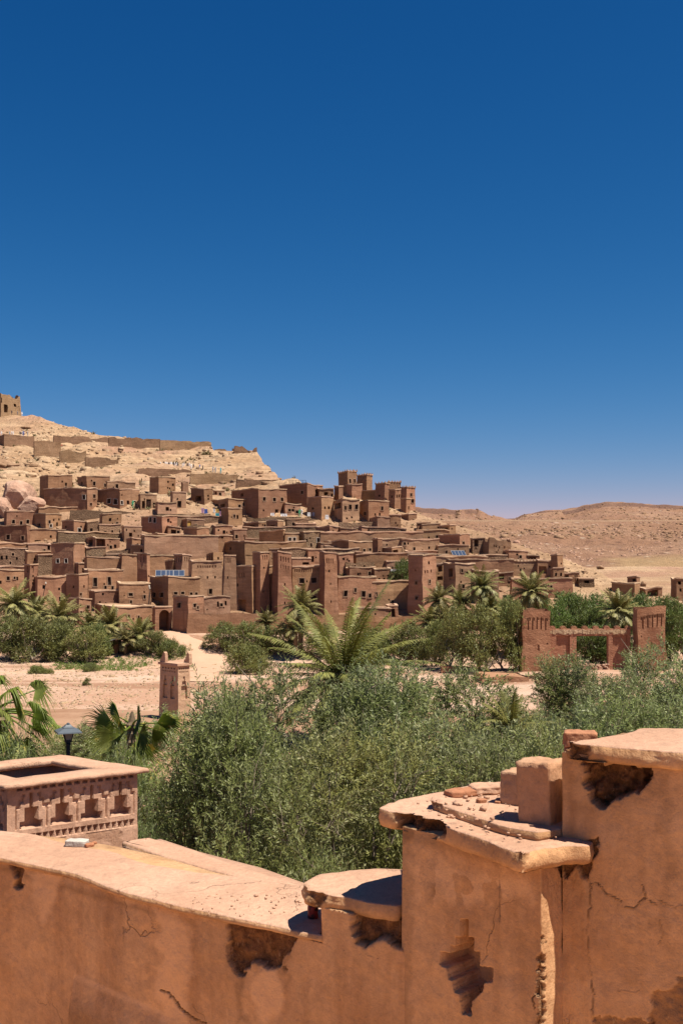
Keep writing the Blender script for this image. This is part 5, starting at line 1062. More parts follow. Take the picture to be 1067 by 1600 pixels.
def palm_variant(seed, n_fr, L, nleaf, ll, lw, trunk, tr, e_lo=-.35, e_hi=1.4, droop=1.1, dead=0, split=None):
    rng = np.random.RandomState(seed); V, Q, RB = [], ([], []), MB()
    for k in range(n_fr):
        q = (k + .5) / n_fr; frond(rng, k * 2.3999 + rng.normal(0, .15), e_lo + (e_hi - e_lo) * (1 - q ** .9) + rng.normal(0, .14), L * rng.uniform(.68, 1.1), nleaf, ll, lw, droop * rng.uniform(.7, 1.25) * (.45 + .75 * q), V, Q, RB, rng.normal(0, .16), rng.uniform(-.05, .4))
    top = np.array([0, 0, trunk])
    def pack(V, Q, RB, nm):
        v = np.concatenate(V); rv = np.array(RB.v); quads = np.concatenate(Q[0] + [np.array([f for f in RB.f if len(f) == 4]) + len(v)]); return mesh_np(nm, np.concatenate([v, rv]) + top, quads, np.concatenate(Q[1]))
    cm = pack(V, Q, RB, 'crown'); dm = None
    if dead:
        V, Q, RB = [], ([], []), MB()
        for k in range(dead): frond(rng, k * 2.3999 + .4, rng.uniform(-1.35, -.5), L * rng.uniform(.5, .75), max(10, nleaf // 2), ll * .6, lw * .9, .5, V, Q, RB)
        dm = pack(V, Q, RB, 'dead_fronds')
    t = MB(); n = max(4, int(trunk / .22)); pr = [(tr * 1.25, -.6)]
    for k in range(n): z = trunk * k / n; pr += [(tr * (1.0 + .12 * (1 - k / n)), z), (tr * (1.12 + .1 * (1 - k / n)), z + trunk / n * .8)]
    pr += [(tr * 1.5, trunk - .1 * trunk / n), (tr * 1.2, trunk + tr), (tr * .3, trunk + tr * 2.2)]; t.lathe(pr, 10)
    return cm, t.mesh('trunk', True), dm
def palm(label, var, loc, s, rz, mat='palm_dark', group='date palms on the far bank', name='date_palm', lift=None):
    cm, tm, dm = var; g = plant(name, 'palm', label, (cm, tm), mat, loc, s, rz, group, 'palm_bark')
    if dm:
        if not dm.materials: dm.materials.append(M['palm_dry'])
        o = bpy.data.objects.new('dead_fronds', dm); link(o, g)
    if lift:                                            # a taller or shorter trunk under the same crown
        th, want = lift
        for ch in COL.objects:
            if ch.parent == g:
                if ch.name.startswith('trunk'): ch.scale = (1, 1, want / th)
                else: ch.location = (0, 0, want - th)
    return g
# unit palms: frond length 1, trunk heights in frond lengths
PV = [palm_variant(21, 52, 1.0, 34, .27, .011, 1.0, .085, -.5, 1.45, 1.0, 14), palm_variant(22, 64, 1.0, 34, .26, .012, .55, .10, -.75, 1.45, .9, 10), palm_variant(23, 38, 1.0, 32, .29, .012, .25, .09, .05, 1.4, .9, 0), palm_variant(24, 48, 1.0, 34, .26, .011, 1.5, .075, -.4, 1.4, 1.1, 18)]
PT = [1.0, .55, .25, 1.5]
def fpalm(label, u, yc, rpx, v, d, rz, mat='palm_dark'):
    """crown centre at photo row yc, frond reach rpx pixels"""
    c = P(u, yc, d); s = rpx / F * d * 1.12; gz = float(terrain(c.x, c.y, False))
    if v in (0, 3): return palm(label, PV[v], Vector((c.x, c.y, gz)), s, rz, mat, lift=(PT[v], max(.4, (c.z - gz) / s)))
    return palm(label, PV[v], Vector((c.x, c.y, max(gz - .3, c.z - PT[v] * s))), s, rz, mat)
for k, a in enumerate([('tall date palm with dead fronds at the left edge of the far bank', 23, 946, 40, 3, 158), ('date palm behind the tallest left one', 58, 958, 32, 1, 163), ('arching date palm left of the lower corner house', 94, 966, 42, 0, 157), ('bushy date palm under the lower corner house', 141, 982, 32, 2, 160), ('spiky date palm left of the blue tarp', 172, 978, 34, 1, 158),
                       ('shaggy date palm directly left of the village gate', 218, 994, 34, 1, 157), ('low date palm behind the shelter', 196, 1002, 26, 2, 155), ('young date palm at the garden wall', 417, 974, 25, 2, 160), ('trunked date palm before the palace', 470, 948, 36, 0, 154), ('low date palm beneath the trunked one', 462, 985, 26, 2, 153),
                       ('date palm at the left of the palm group', 684, 938, 28, 0, 158), ('date palm in the middle of the palm group', 718, 944, 28, 2, 160), ('slim date palm with dark trunk, tallest of the palm group', 752, 918, 34, 3, 157), ('dark low palm beneath the slim tall one', 764, 952, 26, 1, 156), ('low shaggy palm at the foot of the palm group', 672, 972, 28, 1, 155), ('second low palm at the foot of the palm group', 696, 968, 30, 2, 154),
                       ('big round headed date palm behind the left gateway tower', 829, 926, 36, 1, 150), ('spiky date palm behind the gateway, left of its right tower', 966, 956, 38, 1, 146), ('small palm hidden among the grove trees behind the gateway', 880, 988, 28, 2, 150), ('date palm low before the porch house', 1012, 962, 22, 2, 165)]): fpalm(*a, k * 1.37)
big = palm_variant(31, 62, 3.9, 90, .52, .018, 1.2, .22, -.45, 1.3, .95, 10)
c = P(535, 1062, 38); palm('big feather palm rising behind the middle olive trees', big, Vector((c.x, c.y, c.z - 1.2)), 1.0, .4, 'palm', 'feather palms on the near bank')
sm = palm_variant(32, 20, 1.35, 46, .28, .014, .35, .10, .45, 1.45, .8, 0)
c = P(797, 1138, 17); palm('small upright feather palm before the garden wall', sm, Vector((c.x, c.y, c.z - .23)), .55, .4, 'palm', 'feather palms on the near bank')
c = P(618, 1108, 36); palm('low feather palm drooping at the right of the big one', sm, Vector((c.x, c.y, c.z - .6)), 1.15, 1.4, 'palm', 'feather palms on the near bank')

# ---- fan palms
def fan_palm(label, u, yc, d, fans, seed, trunk_r, span=2.15, deep=.55):
    rng = np.random.RandomState(seed); c = P(u, yc, d); gz = float(terrain(c.x, c.y, False)); g = empty('fan_palm', Vector((c.x, c.y, gz))); tag(g, label, 'palm', 'fan palms behind the roof box'); hz = c.z - gz
    t = MB(); pr = [(trunk_r * 1.2, -.3)]; n = max(6, int(hz / .12))
    for k in range(n): z = hz * k / n; pr += [(trunk_r, z), (trunk_r * 1.25, z + hz / n * .7)]
    t.lathe(pr + [(trunk_r * .8, hz), (trunk_r * .2, hz + .15)], 10); t.build('trunk', M['palm_bark'], g)
    k_px = d / F
    for (dx, dy, depth, R, azr, cup, tipd) in fans:
        R *= .76 if span > 2 else 1.0      # hub offset in photo pixels from the crown centre, depth offset, reach, facing
        hub = Vector((dx * k_px, depth, hz - dy * k_px)); o = Vector((0, 0, hz - .1)); out = (hub - o); 
        pet = MB(); m = o.lerp(hub, .55) + Vector((0, 0, .10 * out.length)); pet.tube([o, o.lerp(m, .5) + Vector((0, 0, .03)), m, hub], [.022, .018, .013, .009], 5)
        ax = (hub - m).normalized(); sd = ax.cross(Vector((math.cos(azr), math.sin(azr), .25))).normalized(); nn = sd.cross(ax).normalized(); ns = 38; V = []; Q = []
        for k in range(ns):
            def ray(q):
                a = -span + 2 * span * q; return (ax * math.cos(a) + sd * math.sin(a) + nn * cup * abs(math.sin(a * .5))).normalized(), a
            r0, a0 = ray(k / ns); r1, a1 = ray((k + 1) / ns); rm, am = ray((k + .5) / ns); Lk = R * (1 - .22 * abs(am / span) ** 2) * rng.uniform(.92, 1.05); inn = deep * Lk; b = len(V)
            g0, g1 = r0 * inn, r1 * inn; rid = rm * inn * 1.01 + nn * (.03 * R); tip = rid + (rm * (Lk - inn) * (1 - .3 * tipd)) + Vector((0, 0, -1)) * (Lk - inn) * (.25 + tipd) * rng.uniform(.6, 1.3) + sd * rng.normal(0, .04) * R; mid = rid.lerp(tip, .5) + Vector((0, 0, .06 * R)); wv = (g1 - g0) * .24
            V += [hub, hub + g0, hub + rid, hub + g1, hub + mid - wv, hub + mid + wv, hub + tip]
            Q += [(b, b + 1, b + 2), (b, b + 2, b + 3), (b + 1, b + 4, b + 2), (b + 2, b + 5, b + 3), (b + 2, b + 4, b + 5), (b + 4, b + 6, b + 5)]
        lf = pet.build('petiole', M['fan'], g); obj('fan_leaf', mesh_np('fan_leaf', [tuple(q) for q in V], None, Q), M['fan'], lf)
    return g
fan_palm('bright fan palm with drooping leaves at the left edge', -6, 1105, 14.5, [(32, 62, .25, .52, 1.2, .25, .5), (12, 40, -.35, .50, -1.2, .3, .7), (55, 32, .1, .58, .6, .3, .8), (66, 5, -.2, .62, .2, .25, .9), (34, -30, -.5, .62, -1.0, .25, .9), (-30, 30, 0, .6, 2, .3, .6), (20, 70, .5, .5, 1.0, .2, .3), (28, -8, -.6, .55, -.9, .3, .8),
                                                                 (-20, 64, -.2, .5, -1.4, .3, .4), (70, 40, .6, .5, .8, .2, .8), (50, -22, .35, .5, .2, .2, .9), (-40, -10, .1, .55, 2.4, .25, .8), (40, 55, -.3, .55, -.6, .25, .6), (22, 20, -.6, .6, -.8, .3, .9), (58, 18, .3, .6, .5, .2, 1.0), (44, -14, -.45, .6, -.3, .25, 1.0), (8, 75, .2, .5, .6, .3, .2), (62, 44, -.1, .5, .2, .2, .7), (12, -40, -.4, .6, -1.0, .25, 1.0), (-15, 30, -.6, .6, -1.5, .3, .8)], 5, .14, 2.15, .40)
fan_palm('small fan palm with stiff dark leaves behind the roof box', 207, 1128, 15.5, [(-20, 18, -.15, .62, -.5, .30, .08), (2, 22, .1, .74, .1, .35, .03), (-30, 8, .1, .68, .5, .28, .12), (16, 14, -.2, .58, 3.5, .35, .08), (26, 16, .3, .62, 2.7, .28, .2), (38, 2, 0, .62, 2.9, .25, .4), (-10, 24, .3, .68, .9, .35, .05), (14, -8, -.3, .5, 3.8, .25, .5), (-6, 10, -.25, .66, 1.7, .4, .05), (10, 26, -.1, .70, 2.1, .4, .03), (-24, -4, .2, .55, .3, .25, .4)], 6, .07, 1.05, .42)
# ------------------------------------------------------------------ the terrace in front: plastered mud walls, ledges, blocks
def mat_plaster(name, base, pale, dark, top=False):
    n = NT(name); g = n.noise(2.2, 6, .6); c = n.mix(n.ramp(g, [(.36, 0.), (.66, 1.)]), base, pale)
    c = n.mix(n.math('MULTIPLY', n.ramp(n.noise(1, 5, .6, n.pos((7, 7, .9))), [(.5, 0.), (.72, 1.)]), .0 if top else .7), c, dark)
    bl = n.ramp(n.noise(5.5, 5, .65), [(.56, 0.), (.70, 1.)]); c = n.mix(n.math('MULTIPLY', bl, .35), c, dark)
    c = n.mix(.6, c, n.ramp(n.noise(42, 5, .75), [(.25, .66), (.75, 1.2)]), 'MULTIPLY'); c = n.mix(.5, c, n.ramp(n.noise(11, 5, .7), [(.3, .72), (.7, 1.18)]), 'MULTIPLY')
    sp = n.ramp(n.voro(95), [(.06, 1.), (.16, 0.)]); c = n.mix(n.math('MULTIPLY', sp, .35), c, tuple(.45 * v for v in base))
    # fine drying cracks
    wv = n.t.nodes.new('ShaderNodeVectorMath'); wv.operation = 'ADD'; n.t.links.new(n.geo.outputs['Position'], wv.inputs[0]); nz = n.t.nodes.new('ShaderNodeTexNoise'); nz.inputs['Scale'].default_value = 6; nz.inputs['Detail'].default_value = 5; n.t.links.new(n.geo.outputs['Position'], nz.inputs['Vector'])
    sc = n.t.nodes.new('ShaderNodeVectorMath'); sc.operation = 'SCALE'; n.t.links.new(nz.outputs['Color'], sc.inputs[0]); sc.inputs['Scale'].default_value = .30; n.t.links.new(sc.outputs[0], wv.inputs[1])
    cr = n.ramp(n.voro(2.6, wv.outputs[0], 'DISTANCE_TO_EDGE'), [(.002, 1.), (.008, 0.)]); msk = n.ramp(n.noise(1.7, 2), [(.56 if not top else .50, 0.), (.66, 1.)]); crk = n.math('MULTIPLY', cr, msk)
    c = n.mix(n.math('MULTIPLY', crk, .55), c, tuple(.3 * v for v in base))
    mud = n.attr('mud'); pl = n.attr('pale'); st = n.attr('stain_shade')
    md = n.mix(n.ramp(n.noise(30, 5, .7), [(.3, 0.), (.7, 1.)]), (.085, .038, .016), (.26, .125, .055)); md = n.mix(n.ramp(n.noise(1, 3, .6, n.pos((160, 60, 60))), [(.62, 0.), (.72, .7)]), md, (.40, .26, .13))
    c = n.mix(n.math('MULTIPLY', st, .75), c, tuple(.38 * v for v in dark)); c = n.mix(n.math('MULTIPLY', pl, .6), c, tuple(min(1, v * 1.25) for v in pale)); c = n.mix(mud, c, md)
    h = n.math('ADD', n.math('MULTIPLY', n.noise(60, 5, .7), .5), n.noise(9, 5, .6)); h = n.math('SUBTRACT', h, n.math('MULTIPLY', crk, .8)); h = n.math('ADD', h, n.math('MULTIPLY', n.math('MULTIPLY', mud, n.noise(35, 5, .7)), 2.0))
    h = n.math('ADD', h, n.math('MULTIPLY', n.noise(1, 4, .6, n.pos((30, 30, 9))), .8)); return n.out(c, n.bump(h, .75, .011), .94)
M['plaster'] = mat_plaster('ochre plaster', (.54, .30, .145), (.61, .37, .20), (.33, .165, .075))
M['plaster_top'] = mat_plaster('sunned plaster', (.435, .25, .16), (.49, .30, .20), (.34, .19, .115), True)
M['brick'] = mat_plaster('red brick', (.36, .15, .075), (.40, .19, .105), (.25, .10, .05))
M['block'] = mat_plaster('weathered clay block', (.43, .23, .125), (.47, .295, .19), (.30, .15, .08))
EYE = ZC; FLOOR = 12.35

def seg_dist(u, y, a, b):
    ax, ay = a; bx, by = b; dx, dy = bx - ax, by - ay; t = np.clip(((u - ax) * dx + (y - ay) * dy) / (dx * dx + dy * dy + 1e-9), 0, 1); return np.hypot(u - ax - t * dx, y - ay - t * dy)
def sdf(u, y, poly):
    d = np.full(np.shape(u), 1e9); ins = np.zeros(np.shape(u), bool)
    for a, b in zip(poly, list(poly[1:]) + [poly[0]]):
        d = np.minimum(d, seg_dist(u, y, a, b)); c = (a[1] > y) != (b[1] > y)
        with np.errstate(divide='ignore', invalid='ignore'): ins ^= c & (u < (b[0] - a[0]) * (y - a[1]) / (b[1] - a[1] + 1e-12) + a[0])
    return np.where(ins, -d, d)
def wob(u, y, sc, amp, seed): 
    q = np.stack([u / sc, y / sc, np.zeros_like(u)], -1); return amp * fbm(q, 4, seed)
def relief_wall(name, parent, plan, z0, z1, ds, fn, mat, smooth=.02, back=.38, zback=8.3, dz=None, flat=False):
    plan = np.array(plan, float); L = np.concatenate([[0], np.cumsum(np.linalg.norm(np.diff(plan, axis=0), axis=1))]); n = int(L[-1] / ds) + 1; s = np.linspace(0, L[-1], n)
    xy = np.stack([np.interp(s, L, plan[:, 0]), np.interp(s, L, plan[:, 1])], 1)
    t = np.stack([np.interp(s + smooth, L, plan[:, 0]) - np.interp(s - smooth, L, plan[:, 0]), np.interp(s + smooth, L, plan[:, 1]) - np.interp(s - smooth, L, plan[:, 1])], 1); t /= np.linalg.norm(t, axis=1)[:, None]; nn = np.stack([t[:, 1], -t[:, 0]], 1)
    m = int((z1 - z0) / (dz or ds)) + 1; z = np.linspace(z0, z1, m); Pw = np.zeros((m, n, 3)); Pw[..., 0] = xy[None, :, 0]; Pw[..., 1] = xy[None, :, 1]; Pw[..., 2] = z[:, None]
    u, y = pix(Pw); r = fn(u, y, Pw); dep = r.get('d', 0) + .006 * fbm(Pw * 3.1, 4, 5) + .0018 * fbm(Pw * 17, 3, 6)
    Pw[..., 0] -= nn[None, :, 0] * dep; Pw[..., 1] -= nn[None, :, 1] * dep
    V = Pw.reshape(-1, 3); q = grid_quads(m, n); b0 = len(V)
    # solid body behind the face
    k = np.unique(np.linspace(0, n - 1, max(2, min(n, 40))).astype(int)); bk = xy[k] - nn[k] * back; nb = len(k)
    ext = np.concatenate([np.c_[bk, np.full(nb, zback)], np.c_[bk, np.full(nb, z1)], [[*xy[0], z0], [*xy[0], zback], [*xy[-1], z0], [*xy[-1], zback]]]); qe = [(b0 + i + 1, b0 + i, b0 + nb + i, b0 + nb + i + 1) for i in range(nb - 1)]
    top = (m - 1) * n; qe += [(top + k[i], top + k[i + 1], b0 + nb + i + 1, b0 + nb + i) for i in range(nb - 1)]
    qe += [(0, top, b0 + nb, b0), (n - 1, b0 + nb - 1, b0 + 2 * nb - 1, top + n - 1)]
    V = np.concatenate([V, ext]); at = {a: np.concatenate([np.broadcast_to(r.get(a, 0.), (m, n)).ravel(), np.zeros(len(ext))]) for a in ('mud', 'pale', 'stain_shade')}
    return obj(name, mesh_np(name, V, np.concatenate([q, np.array(qe)]), None, not flat, at), mat, parent)
def slab(name, parent, px, h, thick, mat, ds=.010, rnd=.010, chip=None, seed=0, rough=.006, under=.012, h_of=None, sag=.004):
    """a plastered slab from its outline in the photograph at height h below the eye"""
    w_ = []
    for (u, y) in px: w_.append(PH(u, y, h))
    pts = []; 
    for a, b in zip(w_, w_[1:] + w_[:1]):
        n = max(1, int((b - a).length / ds)); pts += [(a.lerp(b, k / n).x, a.lerp(b, k / n).y) for k in range(n)]
    A = np.array(pts)
    for _ in range(2): A = (np.roll(A, 1, 0) + 2 * A + np.roll(A, -1, 0)) / 4
    T = np.roll(A, -1, 0) - np.roll(A, 1, 0); T /= np.linalg.norm(T, axis=1)[:, None] + 1e-9; area = .5 * np.sum(A[:, 0] * np.roll(A[:, 1], -1) - np.roll(A[:, 0], -1) * A[:, 1]); N = np.stack([T[:, 1], -T[:, 0]], 1) * (1 if area > 0 else -1)
    zt = ZC - h; n = len(A); prof = [(-.10, -thick * .9), (-under, -thick), (-.002, -thick * .88), (.0, -thick * .7), (.002, -thick * .5), (.0, -thick * .33), (-rnd * .25, -rnd * .8), (-rnd * .7, -rnd * .25), (-rnd * 1.7, 0), (-rnd * 4.5, .001)]
    rings = []; muds = []; stn_shade = []
    for o, z in prof:
        xy = A + N * o; p3 = np.c_[xy, np.full(n, zt + z)]; j = fbm(p3 * 30, 4, seed, .5) * rough * .45 + fbm(p3 * 6, 2, seed + 3) * rough * .6 - .9 * rough * sstep(.25, .6, fbm(p3 * 16, 3, seed + 5)); ed = np.exp(-((z + rnd) / (thick * .6 + 1e-6)) ** 2) if z < -rnd else (1 if o > -rnd * 2 else .35)
        xy = xy + N * (j * max(.35, ed))[:, None]; zz = zt + z + fbm(p3 * 5, 3, seed + 7) * sag + (fbm(p3 * 30, 2, seed + 9) * rough * .5 if z < -thick * .8 else 0); md = np.full(n, 0.) ; sd_ = (.55 if z < -thick * .8 else .30) * np.clip(.6 + fbm(p3 * 8, 3, seed + 31), 0, 1.3) if z < -rnd * .5 else np.zeros(n)  # weathered dirt doubling as painted shade: sides dark, underside darkest
        if chip is not None:
            uu, yy = pix(np.c_[xy, np.full(n, zt + z)]); c = chip(uu, yy); prof_w = 1.0 if -thick * .95 < z < -rnd * .5 else (.55 if z >= -rnd * .5 and o > -rnd * 3 else .3); dd = c * prof_w * (1 + .9 * fbm(p3 * 60, 3, seed + 11)); xy = xy - N * dd[:, None]; md = np.clip(c * 60, 0, 1) * (1 if z < -rnd * .2 else .25)
        rings.append(np.c_[xy, zz]); muds.append(md); stn_shade.append(sd_)
    V = np.concatenate(rings); q = []
    for k in range(len(prof) - 1): i = np.arange(n); q.append(np.stack([k * n + i, k * n + (i + 1) % n, (k + 1) * n + (i + 1) % n, (k + 1) * n + i], 1))
    q = np.concatenate(q); 
    if area < 0: q = q[:, ::-1]
    # top surface: constrained fill of the innermost ring, refined and gently uneven
    bm = bmesh.new(); vs = [bm.verts.new(v) for v in rings[-1]]; 
    f = bm.faces.new(vs); bmesh.ops.triangulate(bm, faces=[f])
    for _ in range(3):
        le = [e for e in bm.edges if e.calc_length() > .05 and not e.is_boundary]
        if le: bmesh.ops.subdivide_edges(bm, edges=le, cuts=1); bmesh.ops.triangulate(bm, faces=[f for f in bm.faces if len(f.verts) > 3])
    bm.verts.index_update(); tv = np.array([v.co[:] for v in bm.verts]); rim = np.array([v.is_boundary for v in bm.verts]); tv[:, 2] += np.where(rim, 0, .0035 * fbm(tv * 9, 3, seed + 21)); tt = np.array([[v.index for v in f.verts] for f in bm.faces]); bm.free()
    base = len(V); V = np.concatenate([V, tv]); at = {'mud': np.concatenate(muds + [np.zeros(len(tv))]), 'pale': np.zeros(len(V)), 'stain_shade': np.concatenate(stn_shade + [np.zeros(len(tv))])}
    me = mesh_np(name, V, q, tt + base, True, at); me.polygons.foreach_set('use_smooth', np.ones(len(q) + len(tt), bool)); mi = np.zeros(len(q) + len(tt), np.int32); mi[:n * 6] = 1; me.polygons.foreach_set('material_index', mi); o = obj(name, me, [mat, M['plaster']], parent)  # side faces take the wall ochre to look shaded beside the lit top
    return o
def rough_block(name, parent, c, size, rz, mat, seed, taper=0.0, tilt=(0, 0), rough=.004, rnd=.12):
    bm = bmesh.new(); bmesh.ops.create_cube(bm, size=1.0); bmesh.ops.subdivide_edges(bm, edges=bm.edges[:], cuts=11, use_grid_fill=True); v = np.array([q.co[:] for q in bm.verts]) * 2
    a = np.abs(v); k = np.clip((a - (1 - rnd)) / rnd, 0, None); ln = np.linalg.norm(k, axis=1); s = np.where(ln > 1, 1 / np.maximum(ln, 1e-6), 1)[:, None]; v = np.sign(v) * np.where(a > 1 - rnd, (1 - rnd) + rnd * k * s, a)
    v = v / 2; v[:, 2] += .5; v *= np.array(size); kk = 1 + taper * (v[:, 2] / size[2] - 0); v[:, 0] *= kk; v[:, 1] *= kk
    w3 = v + seed; off = nrm(v - np.array([0, 0, size[2] / 2])); v = v + off * (fbm(w3 * 14, 3, seed) * rough * 1.6 + fbm(w3 * 60, 3, seed + 2) * rough)[:, None]
    for q, p in zip(bm.verts, v): q.co = p
    me = bpy.data.meshes.new(name); bm.to_mesh(me); bm.free(); me.polygons.foreach_set('use_smooth', [True] * len(me.polygons)); o = obj(name, me, mat, parent); o.location = c; o.rotation_euler = (tilt[0], tilt[1], rz); return o

# ---- the curved parapet on the left
near = [(-900, 1296), (-600, 1302), (-300, 1314), (-120, 1326), (0, 1338), (60, 1349), (120, 1364), (200, 1392), (270, 1410), (330, 1422), (400, 1436), (440, 1445), (520, 1466), (622, 1491), (680, 1490)]
def xyh(u, y, h=1.0): p = PH(u, y, h); return (p.x, p.y)
planA = [xyh(*q) for q in near]
CR_A = [[(250, 1548), (262, 1552), (285, 1580), (300, 1592), (318, 1600)], [(322, 1362), (330, 1372)], [(446, 1510), (449, 1516)]]
MUD_A = [(352, 1438), (380, 1437), (420, 1440), (459, 1446), (461, 1462), (455, 1480), (440, 1508), (428, 1513), (404, 1508), (390, 1500), (380, 1522), (372, 1520), (358, 1500), (352, 1480)]
MUD_A2 = [(14, 1345), (34, 1352), (37, 1372), (36, 1385), (30, 1386), (18, 1365)]
MUD_B = [(548, 1420), (640, 1440), (640, 1498), (622, 1478), (608, 1470), (590, 1463), (583, 1470), (572, 1476), (561, 1470), (555, 1455), (553, 1437)]
PALE_A = [[(52, 1360), (90, 1372), (86, 1400), (76, 1436), (70, 1438), (60, 1410)], [(242, 1420), (270, 1425), (300, 1460), (305, 1490), (298, 1540), (296, 1600), (258, 1600), (246, 1520), (250, 1460)], [(390, 1515), (420, 1510), (450, 1540), (440, 1590), (400, 1600), (395, 1550)]]
DARK_A = [[(378, 1500), (390, 1510), (384, 1560), (386, 1600), (372, 1600), (372, 1540)], [(440, 1500), (458, 1480), (450, 1520), (446, 1560)], [(0, 1350), (300, 1440), (300, 1448), (0, 1362)]]  # stain streaks, then a darker strip along the coping edge
def fnA(u, y, P_):
    uw, yw = u + wob(u, y, 14, 5, 1), y + wob(u, y, 14, 5, 2); d = np.zeros_like(u); mud = np.zeros_like(u)
    for pl, dp in ((MUD_A, .022), (MUD_A2, .02), (MUD_B, .03)): s = sstep(1.2, -1.4, sdf(uw + wob(u, y, 5, .8, 31), yw + wob(u, y, 5, .8, 32), pl)); d += s * dp * (1 + .5 * fbm(P_ * 30, 4, 3)); mud = np.maximum(mud, s)
    pale = np.zeros_like(u)
    for pl in PALE_A: pale = np.maximum(pale, sstep(6, -8, sdf(u + wob(u, y, 25, 9, 4), y + wob(u, y, 25, 9, 5), pl)))
    st = np.zeros_like(u)
    for pl in DARK_A: st = np.maximum(st, sstep(5, -8, sdf(u + wob(u, y, 18, 8, 6), y, pl)) * .6)
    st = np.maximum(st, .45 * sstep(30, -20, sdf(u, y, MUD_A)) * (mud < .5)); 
    for c in CR_A:
        for a, b in zip(c, c[1:]): k = sstep(1.6, .5, seg_dist(u + wob(u, y, 6, 2, 8), y + wob(u, y, 6, 2, 9), a, b)); d += k * .006; mud = np.maximum(mud, k * .9)
    # the sloping foot that swells out of the wall at the lower left
    ridge = np.interp(u, [100, 116, 180, 240, 300, 420], [1700, 1519, 1546, 1572, 1603, 1660]); sw = sstep(-2, 60, y - ridge + wob(u, y, 20, 3, 10)) * sstep(108, 117, u); d -= sw * .022 * sstep(430, 300, u)
    pale = np.maximum(pale, .8 * sstep(-2, 4, y - ridge) * sstep(108, 117, u) * sstep(14, 5, y - ridge) * sstep(320, 280, u)); st = np.maximum(st, .55 * sw * sstep(24, 60, y - ridge) * sstep(210, 150, u)); return {'d': d, 'mud': mud, 'pale': pale, 'stain_shade': st}  # lit ridge top and shadow at the foot's left painted into the colour
par = empty('curved_parapet', (0, 0, 0)); tag(par, 'long curved plaster parapet with a dark crumbled patch under its pale coping', 'parapet wall')
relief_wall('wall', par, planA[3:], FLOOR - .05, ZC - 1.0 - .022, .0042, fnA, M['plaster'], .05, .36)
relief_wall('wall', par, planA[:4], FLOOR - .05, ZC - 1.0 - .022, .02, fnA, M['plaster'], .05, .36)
topA = [(-900, 1296), (-600, 1302), (-300, 1314), (-120, 1326), (0, 1340), (60, 1351), (120, 1366), (200, 1396), (270, 1414), (330, 1426), (400, 1441), (440, 1449), (470, 1456), (504, 1463), (516, 1452), (520, 1420), (505, 1393), (478, 1384), (430, 1378), (360, 1368), (300, 1361), (215, 1345), (180, 1331), (110, 1318), (60, 1304), (0, 1297), (-120, 1286), (-300, 1277), (-600, 1268), (-900, 1264)]
slab('coping', par, topA, 1.0, .022, M['plaster_top'], .008, .004, None, 3, .0045, .014, sag=.003)
CH_B = lambda u, y: .014 * sstep(3, -6, sdf(u + wob(u, y, 8, 4, 3), y + wob(u, y, 8, 4, 4), [(470, 1380), (505, 1388), (510, 1412), (480, 1420)]))
slab('raised_slab', par, [(470, 1380), (474, 1392), (500, 1396), (545, 1403), (585, 1411), (622, 1416), (650, 1404), (690, 1380), (640, 1358), (590, 1356), (540, 1360), (498, 1366)], .885, .042, M['plaster_top'], .008, .003, CH_B, 5, .005, .008)
relief_wall('raised_wall', par, [xyh(503, 1461.5), xyh(520, 1466), xyh(622, 1491), xyh(680, 1490)], ZC - 1.022, ZC - .922, .0055, fnA, M['plaster'], .02, .34, zback=ZC - 1.022)

# ---- the pier with the stepped niche
P0, P1, R_, Q0 = (.1465, 2.80), (.4526, 2.47), (.5136, 2.535), (.5647, 2.4967); Q1 = (Q0[0] + 1.1 * .86, Q0[1] - 1.1 * .51)
NICHE = [(721, 1437), (731, 1437), (731, 1464), (740, 1466), (740, 1486), (749, 1488), (749, 1510), (769, 1513), (769, 1533), (757, 1534), (756, 1545), (748, 1556), (738, 1563), (737, 1586), (724, 1583), (719, 1551), (713, 1548), (709, 1530), (703, 1528), (701, 1512), (690, 1506), (690, 1487), (706, 1490), (706, 1478), (713, 1479), (713, 1464), (721, 1465)]
MUD_P = [(838, 1500), (847, 1488), (851, 1500), (852, 1620), (838, 1620), (843, 1570), (836, 1545), (842, 1520)]
MUD_PT = [(796, 1335), (935, 1310), (918, 1372), (908, 1368), (900, 1352), (890, 1362), (884, 1372), (872, 1355), (862, 1352), (850, 1340), (830, 1345), (812, 1340)]
MUD_P3 = [(846, 1467), (851, 1466), (851, 1474), (846, 1474)]
